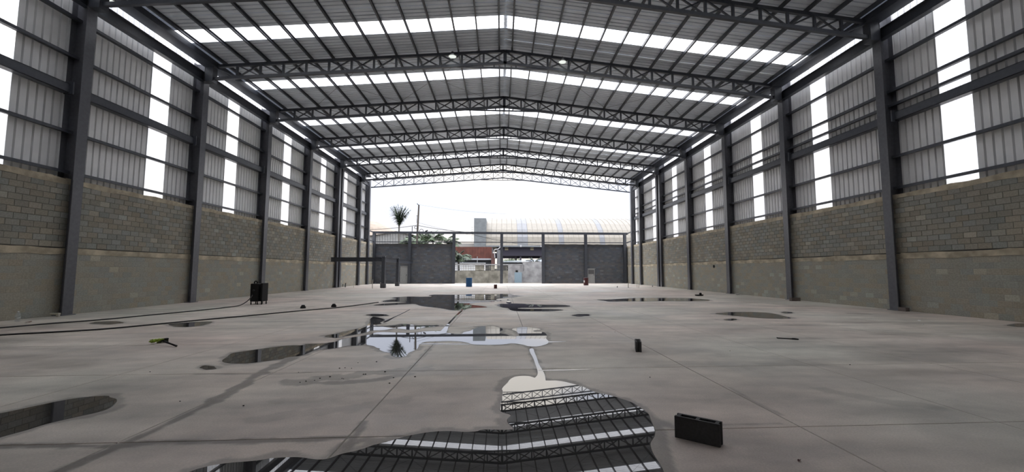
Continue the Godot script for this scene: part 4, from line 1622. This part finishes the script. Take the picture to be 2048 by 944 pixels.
func build_red_shed() -> void:
	var z := -66.0
	var t := thing("red_shed", "low shed with a rust-red sheet front, behind the yard wall", "shed")
	var rust := textured(lin(0.105, 0.034, 0.024), noise_tex(0.01, 5, 18, 0.75, 1.0), 0.2, 0.9)
	var a := on_z(905, 516.6, z)
	var b := on_z(984, 493.8, z)
	var n := 14
	for k in n:
		var mb := MB.new()
		var x0 := lerpf(a.x, b.x, float(k) / n)
		var x1 := lerpf(a.x, b.x, float(k + 1) / n)
		mb.box(Vector3((x0 + x1) * 0.5, (a.y + b.y) * 0.5, z - 0.03), Vector3(x1 - x0 - 0.015, b.y - a.y, 0.06))
		put("sheet", mb.mesh(), rust, t)
	var mb := MB.new()
	mb.box(Vector3((a.x + b.x) * 0.5, b.y * 0.5, z - 4.1), Vector3(b.x - a.x, b.y, 8.0))
	put("body", mb.mesh(), plain(lin(0.03, 0.033, 0.04), 0.8), t)
	mb = MB.new()
	px_box(mb, 905, 983, 516.8, 519.8, z + 0.3, 0.4)
	put("gutter", mb.mesh(), plain(lin(0.26, 0.27, 0.29), 0.6), t)
	var wb := thing("low_white_shed", "long low white shed behind the pierced blocks of the yard wall", "shed")
	mb = MB.new()
	px_box(mb, 907, 969, 526.4, 565, -61.0, 2.6)
	put("wall", mb.mesh(), plain(lin(0.75, 0.77, 0.8), 0.7), wb)
	mb = MB.new()
	px_box(mb, 906, 970, 525.2, 526.6, -60.8, 3.0)
	put("roof", mb.mesh(), plain(lin(0.3, 0.32, 0.35), 0.6), wb)
	for x in [925.0, 954.0]:
		mb = MB.new()
		px_box(mb, x, x + 1.2, 513.0, 528.0, z + 0.3, 0.1)
		put("post", mb.mesh(), plain(lin(0.25, 0.26, 0.27), 0.6), t)
	mb = MB.new()
	px_box(mb, 982.3, 990, 506.5, 532, z + 0.6, 0.5)
	put("pier", mb.mesh(), textured(lin(0.1, 0.05, 0.045), M.fine, 0.6, 0.9), t)
	var pts := []
	for q in [[989.6, 515.5], [989.2, 509.0], [988.0, 505.0], [988.3, 500.5], [990.5, 499.0], [996.0, 498.4], [999.5, 495.6], [1001.0, 494.0]]:
		pts.append(on_z(q[0], q[1], z + 0.8))
	mb = MB.new()
	mb.tube(pts, 0.07, 8)
	put("pipe", mb.mesh(), plain(lin(0.28, 0.28, 0.29), 0.5), t)
	mb = MB.new()
	px_box(mb, 994, 1000.5, 500, 533, z - 0.5, 0.4)
	put("column", mb.mesh(), plain(lin(0.13, 0.135, 0.145), 0.8), t)


func build_barrel_hall() -> void:
	var ze := -80.0
	var t := thing("barrel_hall", "large hall with a curved cream roof and grey strips, beyond the yard", "hall")
	var cream := textured(lin(0.15, 0.136, 0.11), M.fine, 0.08, 0.6)
	var strip := textured(lin(0.085, 0.09, 0.1), M.fine, 0.08, 0.5)
	var grey := textured(lin(0.14, 0.155, 0.165), M.fine, 0.08, 0.6)
	var eave := on_z(1000, 492.0, ze).y
	var depth := 26.0
	var top := on_z(1000, 438.0, ze - depth * 0.5).y
	var x0 := on_z(972.0, 470, ze).x
	# curved sheets, each with a raised seam
	var seg := 12
	var prof := []
	for i in seg + 1:
		var a := PI * (0.04 + 0.92 * i / seg)
		prof.append(Vector2(-cos(a), sin(a)))
	var lo: float = prof[0].y
	var n := 44
	for k in n:
		var mb := MB.new()
		var xa := x0 + 0.98 * k
		var xb := xa + 0.93
		for i in seg:
			var p: Vector2 = prof[i]
			var q: Vector2 = prof[i + 1]
			var pz := ze - depth * 0.5 - p.x * depth * 0.5
			var qz := ze - depth * 0.5 - q.x * depth * 0.5
			var py := eave + (top - eave) * (p.y - lo) / (1.0 - lo)
			var qy := eave + (top - eave) * (q.y - lo) / (1.0 - lo)
			mb.quad(Vector3(xa, py, pz), Vector3(xb, py, pz), Vector3(xb, qy, qz), Vector3(xa, qy, qz))
			mb.quad(Vector3(xb, py, pz), Vector3(xb + 0.025, py + 0.06, pz), Vector3(xb + 0.025, qy + 0.06, qz), Vector3(xb, qy, qz))
			mb.quad(Vector3(xb + 0.025, py + 0.06, pz), Vector3(xb + 0.05, py, pz), Vector3(xb + 0.05, qy, qz), Vector3(xb + 0.025, qy + 0.06, qz))
		var is_strip: bool = k % 8 == 6 or (k % 8 == 7 and k < 9)
		put("roof_sheet", mb.mesh(), strip if is_strip else cream, t)
	var end_x := x0 + 0.98 * n
	# grey end block
	var mb := MB.new()
	px_box(mb, 947.0, 972.2, 436.5, 559, ze - 0.2, depth * 0.5)
	put("end_wall", mb.mesh(), grey, t)
	# fascia, gutter, supports; open below
	mb = MB.new()
	var fy := on_z(1000, 511.5, ze).y
	mb.box(Vector3((x0 + end_x) * 0.5 + 1.0, (eave + fy) * 0.5, ze - 0.6), Vector3(end_x - x0 - 2.0, eave - fy, 0.3))
	put("fascia", mb.mesh(), plain(lin(0.022, 0.02, 0.032), 0.8), t)
	mb = MB.new()
	mb.box(Vector3((x0 + end_x) * 0.5, eave - 0.05, ze + 0.1), Vector3(end_x - x0, 0.25, 0.3))
	put("gutter", mb.mesh(), grey, t)
	mb = MB.new()
	mb.box(Vector3((x0 + end_x) * 0.5, fy + 0.9, ze - depth - 0.2), Vector3(end_x - x0, eave - fy - 0.5, 0.3))
	put("fascia", mb.mesh(), plain(lin(0.03, 0.028, 0.04), 0.8), t)
	for px in [1001.0, 1041.5, 1082.3, 1122.0, 1164.0, 1205.0]:
		var c := MB.new()
		var q := on_z(px, 500, ze)
		c.box(Vector3(q.x, eave * 0.5, ze - 0.9), Vector3(0.35, eave, 0.35))
		c.box(Vector3(q.x, eave * 0.5, ze - depth + 0.4), Vector3(0.35, eave, 0.35))
		put("support", c.mesh(), plain(lin(0.06, 0.055, 0.07), 0.8), t)
		c = MB.new()
		c.box(Vector3(q.x, on_z(px, 492.2, ze).y, ze + 0.2), Vector3(0.3, 0.36, 0.3))
		put("flood_light", c.mesh(), plain(lin(0.3, 0.3, 0.31), 0.6), t)
	for px in [1013.0, 1064.0]:
		for py in [492.5, 496.0, 499.3]:
			var c := MB.new()
			px_box(c, px - 3.4, px + 3.4, py - 0.9, py + 0.9, ze - 0.35, 0.1)
			put("louvre", c.mesh(), plain(lin(0.26, 0.22, 0.13), 0.6), t)
	mb = MB.new()
	mb.box(Vector3((x0 + end_x) * 0.5, 1.0, ze - depth), Vector3(end_x - x0, 2.0, 0.3))
	put("low_wall", mb.mesh(), grey, t)
	# lean-to roof seen under the fascia
	mb = MB.new()
	var ra := on_z(1000, 523.0, -74.0)
	mb.quad(Vector3(ra.x - 0.5, ra.y, -74.0), Vector3(ra.x + 9.0, ra.y, -74.0), Vector3(ra.x + 9.0, ra.y + 0.55, -79.0), Vector3(ra.x - 0.5, ra.y + 0.1, -79.0))
	mb.box(Vector3(ra.x + 4.2, ra.y - 0.1, -74.1), Vector3(9.5, 0.12, 0.15))
	mb.box(Vector3(ra.x + 4.2, (ra.y - 0.1) * 0.5, -78.5), Vector3(9.5, ra.y - 0.1, 0.15))
	put("lean_to", mb.mesh(), plain(lin(0.15, 0.17, 0.2), 0.6), t)
	# low parapet and thin mast left of the end block
	var f := thing("pale_block", "pale flat-roofed building behind the red shed, with a thin ladder mast", "building")
	mb = MB.new()
	px_box(mb, 905, 948, 486.5, 557, -92.0, 8.0)
	put("wall", mb.mesh(), plain(lin(0.26, 0.25, 0.24), 0.8), f)
	for px in [942.8, 946.0]:
		mb = MB.new()
		px_box(mb, px, px + 0.5, 453.0, 490.0, -91.5, 0.06)
		put("mast_rail", mb.mesh(), plain(lin(0.2, 0.2, 0.21), 0.6), f)
	for k in 8:
		mb = MB.new()
		px_box(mb, 942.8, 946.5, 454.0 + 4.4 * k, 454.5 + 4.4 * k, -91.5, 0.05)
		put("rung", mb.mesh(), plain(lin(0.2, 0.2, 0.21), 0.6), f)


func build_gable_shed() -> void:
	var z := -78.0
	var t := thing("gable_shed", "pale grey gabled sheet-metal shed behind the tall palm", "shed")
	var wall := textured(lin(0.2, 0.205, 0.205), M.fine, 0.1, 0.6)
	var n := 18
	for k in n:
		var mb := MB.new()
		var xa := lerpf(728.0, 823.0, float(k) / n)
		var xb := lerpf(728.0, 823.0, float(k + 1) / n) - 0.5
		var top := func(x: float) -> float: return lerpf(474.5, 464.5, (x - 728.0) / 65.0) if x < 793.0 else lerpf(464.5, 470.5, (x - 793.0) / 30.0)
		var a := on_z(xa, 545, z)
		var b := on_z(xb, 545, z)
		var c := on_z(xb, top.call(xb), z)
		var d := on_z(xa, top.call(xa), z)
		mb.quad(Vector3(a.x, 0, z), Vector3(b.x, 0, z), c, d)
		mb.quad(Vector3(b.x, 0, z), Vector3(b.x, 0, z - 0.08), c + Vector3(0, 0, -0.08), c)
		put("wall_sheet", mb.mesh(), wall, t)
	var l := on_z(726.0, 474.5, z)
	var m := on_z(793.0, 464.0, z)
	var r := on_z(825.0, 470.5, z)
	for q in [[l, m], [m, r]]:
		var mb := MB.new()
		var f := Vector3(0, 0, 0.3)
		var bk := Vector3(0, 0, -14)
		var up := Vector3(0, 0.15, 0)
		mb.quad(q[0] + f, q[1] + f, q[1] + f + up, q[0] + f + up)
		mb.quad(q[0] + f + up, q[1] + f + up, q[1] + bk + up, q[0] + bk + up)
		mb.quad(q[0] + bk, q[1] + bk, q[1] + f, q[0] + f)
		put("roof", mb.mesh(), textured(lin(0.19, 0.17, 0.15), M.fine, 0.1, 0.7), t)
	var bodym := MB.new()
	bodym.box(Vector3((l.x + r.x) * 0.5, r.y * 0.48, z - 7.2), Vector3(r.x - l.x - 0.2, r.y * 0.95, 13.8))
	put("body", bodym.mesh(), wall, t)


func build_hill() -> void:
	var root := structure("hill", "pale brown hillside far behind the sheds", "hill")
	var mb := MB.new()
	var n := FastNoiseLite.new()
	n.seed = 61
	n.frequency = 0.02
	n.fractal_octaves = 4
	var ctr := on_z(715.0, 541.0, -330.0)
	var h := on_z(715.0, 440.0, -330.0).y
	var rows := 26
	var cols := 40
	var pts := []
	for j in rows + 1:
		var row := []
		for i in cols + 1:
			var x := ctr.x + (float(i) / cols - 0.5) * 170.0
			var z := ctr.z + (float(j) / rows - 0.5) * 130.0
			var d := Vector2((x - ctr.x) / 62.0, (z - ctr.z) / 60.0).length()
			var y := h * exp(-d * d * 1.1) + n.get_noise_2d(x, z) * 4.0 * exp(-d * d) - 1.0
			row.append(Vector3(x, y, z))
		pts.append(row)
	for j in rows:
		for i in cols:
			mb.quad(pts[j + 1][i], pts[j + 1][i + 1], pts[j][i + 1], pts[j][i])
	put("slope", mb.mesh(), textured(lin(0.25, 0.205, 0.165), noise_tex(0.02, 5, 62, 0.75, 1.0), 0.02, 0.95), root)


func wire(t: Node, a: Vector3, b: Vector3, sag: float, r: float) -> void:
	var pts := []
	for i in 17:
		var k := i / 16.0
		pts.append(a.lerp(b, k) - Vector3(0, sag * 4.0 * k * (1.0 - k), 0))
	var mb := MB.new()
	mb.tube(pts, r, 5, false)
	put("wire", mb.mesh(), M.black, t)


func build_pole() -> void:
	var z := -61.0
	var t := thing("utility_pole", "leaning wooden utility pole with cable coils and sagging wires", "pole")
	var wood := textured(lin(0.07, 0.06, 0.05), M.fine, 1.0, 0.9)
	var top := on_z(837.8, 410.0, z)
	var foot := on_z(833.5, 492.0, z)
	foot = foot + (foot - top) * (foot.y / (top.y - foot.y))
	var mb := MB.new()
	mb.tube([foot, foot.lerp(top, 0.5), top], [0.17, 0.14, 0.11], 10)
	put("shaft", mb.mesh(), wood, t)
	mb = MB.new()
	mb.tube([top, on_z(835.2, 409.0, z), on_z(834.6, 406.5, z)], 0.05, 6)
	put("bracket", mb.mesh(), M.black, t)
	mb = MB.new()
	mb.tube([on_z(834.0, 431.0, z), on_z(833.2, 446.0, z)], 0.03, 6)
	mb.tube([on_z(832.6, 431.5, z), on_z(836.0, 431.0, z)], 0.05, 6)
	put("insulator", mb.mesh(), plain(lin(0.2, 0.2, 0.2), 0.5), t)
	for q in [[831.7, 454.8, 2.8], [842.8, 462.0, 3.8]]:
		var c := on_z(q[0], q[1], z + 0.2)
		var r := on_z(q[0] + q[2], q[1], z + 0.2).x - c.x
		var pts := []
		for i in 21:
			var a := TAU * i / 20.0
			pts.append(c + Vector3(cos(a) * r, sin(a) * r, 0.02 * sin(a * 2.0)))
		mb = MB.new()
		mb.tube(pts, 0.035, 6, false)
		put("cable_coil", mb.mesh(), M.black, t)
	mb = MB.new()
	mb.tube([on_z(850.5, 463.0, z), on_z(855.5, 460.8, z)], 0.09, 8)
	put("splice_case", mb.mesh(), M.black, t)
	mb = MB.new()
	mb.tube([on_z(838.0, 465.5, z), on_z(841.0, 470.5, z)], 0.1, 8)
	put("splice_case", mb.mesh(), M.black, t)
	wire(t, on_z(834.5, 450.5, z), on_z(690.0, 459.0, z - 4.0), 0.25, 0.035)
	wire(t, on_z(836.0, 451.0, z), on_z(930.0, 464.0, z - 2.0), 0.1, 0.032)
	wire(t, on_z(930.0, 464.0, z - 2.0), on_z(1100.0, 491.0, z - 4.0), 0.5, 0.025)
	wire(t, on_z(836.0, 445.0, z), on_z(1090.0, 486.0, z - 4.0), 0.6, 0.012)
	wire(t, on_z(837.0, 409.0, z), on_z(1060.0, 428.0, z - 6.0), 0.4, 0.008)


func frond(t: Node, base: Vector3, dir: Vector3, up0: float, length: float, droop: float, leaf: float, m: Material, sd: RandomNumberGenerator) -> void:
	# an arching midrib with two rows of leaflets
	var mb := MB.new()
	var pts := []
	var flat := Vector3(dir.x, 0, dir.z).normalized()
	var p := base
	var n := 9
	for i in n + 1:
		pts.append(p)
		var e := up0 - droop * pow(float(i) / n, 1.4)
		p = p + (flat * cos(e) + Vector3.UP * sin(e)) * (length / n)
	mb.tube(pts, 0.022, 4, false)
	var side := flat.cross(Vector3.UP).normalized()
	for i in range(1, n + 1):
		for f in 4:
			var k := (i - 1 + f / 4.0) / n
			var q: Vector3 = pts[i - 1].lerp(pts[i], f / 4.0)
			var ax: Vector3 = (pts[i] - pts[i - 1]).normalized()
			var ll := leaf * sin(PI * clampf(0.12 + 0.86 * k, 0.0, 1.0)) * sd.randf_range(0.8, 1.15)
			for s in [-1.0, 1.0]:
				var d: Vector3 = (side * s * 0.75 + ax * 0.65 + Vector3.DOWN * sd.randf_range(0.3, 1.1)).normalized()
				var w: Vector3 = d.cross(Vector3.UP).normalized() * (leaf * 0.06)
				mb.tri(q - w, q + w, q + d * ll)
	put("frond", mb.mesh(), m, t)


func palm(label: String, foot: Vector3, h: float, r: float, n: int, length: float, up_lo: float, up_hi: float, droop: float, leaf: float, sd_n: int, m: Material) -> void:
	var t := thing("palm_tree", label, "palm", "palms beyond the hall", foot)
	var sd := RandomNumberGenerator.new()
	sd.seed = sd_n
	var mb := MB.new()
	mb.tube([Vector3.ZERO, Vector3(0.02, h * 0.5, 0), Vector3(0, h * 0.85, 0), Vector3(0, h, 0)], [r * 1.25, r, r * 0.85, r * 0.9], 9)
	put("trunk", mb.mesh(), textured(lin(0.1, 0.095, 0.085), M.fine, 1.0, 0.9), t)
	for k in n:
		var a := TAU * k * 0.381966 + sd.randf() * 0.3
		frond(t, Vector3(0, h - 0.05, 0), Vector3(cos(a), 0, sin(a)), lerpf(up_lo, up_hi, sd.randf()), length * sd.randf_range(0.85, 1.1), droop * sd.randf_range(0.8, 1.2), leaf, m, sd)


func bush(label: String, foot: Vector3, h: float, w: float, leaves: int, sd_n: int, m: Material) -> void:
	var t := thing("leafy_tree", label, "tree", "leafy trees beyond the hall", foot)
	var sd := RandomNumberGenerator.new()
	sd.seed = sd_n
	var mb := MB.new()
	mb.tube([Vector3.ZERO, Vector3(0.1, h * 0.35, 0), Vector3(0, h * 0.6, 0)], [0.16, 0.11, 0.06], 7)
	put("trunk", mb.mesh(), plain(lin(0.06, 0.05, 0.04), 0.9), t)
	mb = MB.new()
	var lumps := []
	for i in 9:
		lumps.append([Vector3(sd.randf_range(-0.6, 0.6) * w, h * sd.randf_range(0.45, 0.85), sd.randf_range(-0.5, 0.5) * w), w * sd.randf_range(0.35, 0.55)])
	for i in leaves:
		var l: Array = lumps[i % 9]
		var d := Vector3(sd.randfn(), sd.randfn(), sd.randfn()).normalized()
		var p: Vector3 = l[0] + d * (l[1] * pow(sd.randf(), 0.35))
		var u := Vector3(sd.randfn(), sd.randfn() * 0.5, sd.randfn()).normalized() * 0.3
		var v := u.cross(d).normalized() * 0.14
		mb.tri(p - v, p + v, p + u)
	var k := put("foliage", mb.mesh(), m, t)
	k.set_meta("kind", "stuff")


func build_plants() -> void:
	var green := textured(lin(0.035, 0.06, 0.028), M.fine, 1.0, 0.6)
	green.backlight_enabled = true
	green.backlight = Color(0.12, 0.16, 0.06)
	var mid := textured(lin(0.06, 0.095, 0.045), M.fine, 1.0, 0.6)
	mid.backlight_enabled = true
	mid.backlight = Color(0.16, 0.22, 0.1)
	var grey := textured(lin(0.07, 0.085, 0.07), M.fine, 1.0, 0.7)
	# tall palm with upswept fronds
	var z := -59.0
	var f := on_z(797.5, 485.0, z)
	palm("tall slim palm with upswept fronds rising above the far wall", Vector3(f.x, 0, z), on_z(798.0, 449.0, z).y, 0.12, 17, 2.75, 1.1, 1.53, 0.4, 0.9, 71, green)
	# palm in front of the red shed
	var p := on_z(917.0, 530.0, -58.0)
	palm("short bushy palm in front of the red shed", Vector3(p.x, 0, -58.0), on_z(917.0, 520.0, -58.0).y, 0.14, 15, 2.3, 0.5, 1.4, 1.7, 0.95, 72, green)
	# palms over the far wall
	for q in [[896.0, 486.0, 2.5, 73, "spreading palm beside the leafy trees, next to the gateway post"], [866.0, 482.0, 2.6, 74, "low palm with arched fronds between the leafy trees"], [822.0, 486.0, 2.0, 75, "palm half hidden behind the frame post with the stub"], [846.0, 480.0, 2.3, 79, "palm rising behind the utility pole"]]:
		var zz: float = -66.0 - 3.0 * absf(q[3] - 75.0)
		var g := on_z(q[0], q[1], zz)
		palm(q[4], Vector3(g.x, 0, zz), g.y, 0.12, 14, q[2], 0.2, 1.4, 1.5, 1.0, q[3], mid)
	for q in [[829.0, 476.0, 1.5, 81, "rounded dark green tree behind the utility pole"], [843.0, 474.5, 1.6, 82, "tallest leafy tree just past the utility pole"], [872.0, 474.0, 1.7, 83, "light green leafy tree between two palms"], [888.0, 479.0, 1.3, 84, "small leafy tree beside the spreading palm"]]:
		var zz: float = -70.0 - 3.0 * (q[3] - 81)
		var g := on_z(q[0], q[1], zz)
		bush(q[4], Vector3(g.x, 0, zz), g.y, q[2] * 1.2, 2600, q[3], mid if q[3] != 81 else green)
	# grey creeper and palm on the yard wall's grey end
	p = on_z(1068.0, 530.0, -57.0)
	palm("grey-green palm growing behind the yard wall's grey end", Vector3(p.x, 0, -57.0), on_z(1068.0, 526.0, -57.0).y, 0.12, 11, 1.3, 0.4, 1.4, 1.3, 0.45, 76, grey)
	p = on_z(1058.0, 531.0, -56.4)
	bush("grey-green creeper heaped over the yard wall's broken end", Vector3(p.x, 0, -56.4), on_z(1058.0, 522.0, -56.4).y, 0.7, 900, 85, grey)
	# distant trees seen under the barrel hall
	for q in [[1026.0, 513.5, 86, "wider distant tree seen beneath the barrel hall's dark fascia"], [1012.0, 515.0, 87, "smaller distant tree seen beneath the barrel hall's dark fascia"]]:
		var zz := -125.0
		var g := on_z(q[0], q[1], zz)
		bush(q[3], Vector3(g.x, 0, zz), g.y, 2.4, 900, q[2], mid)
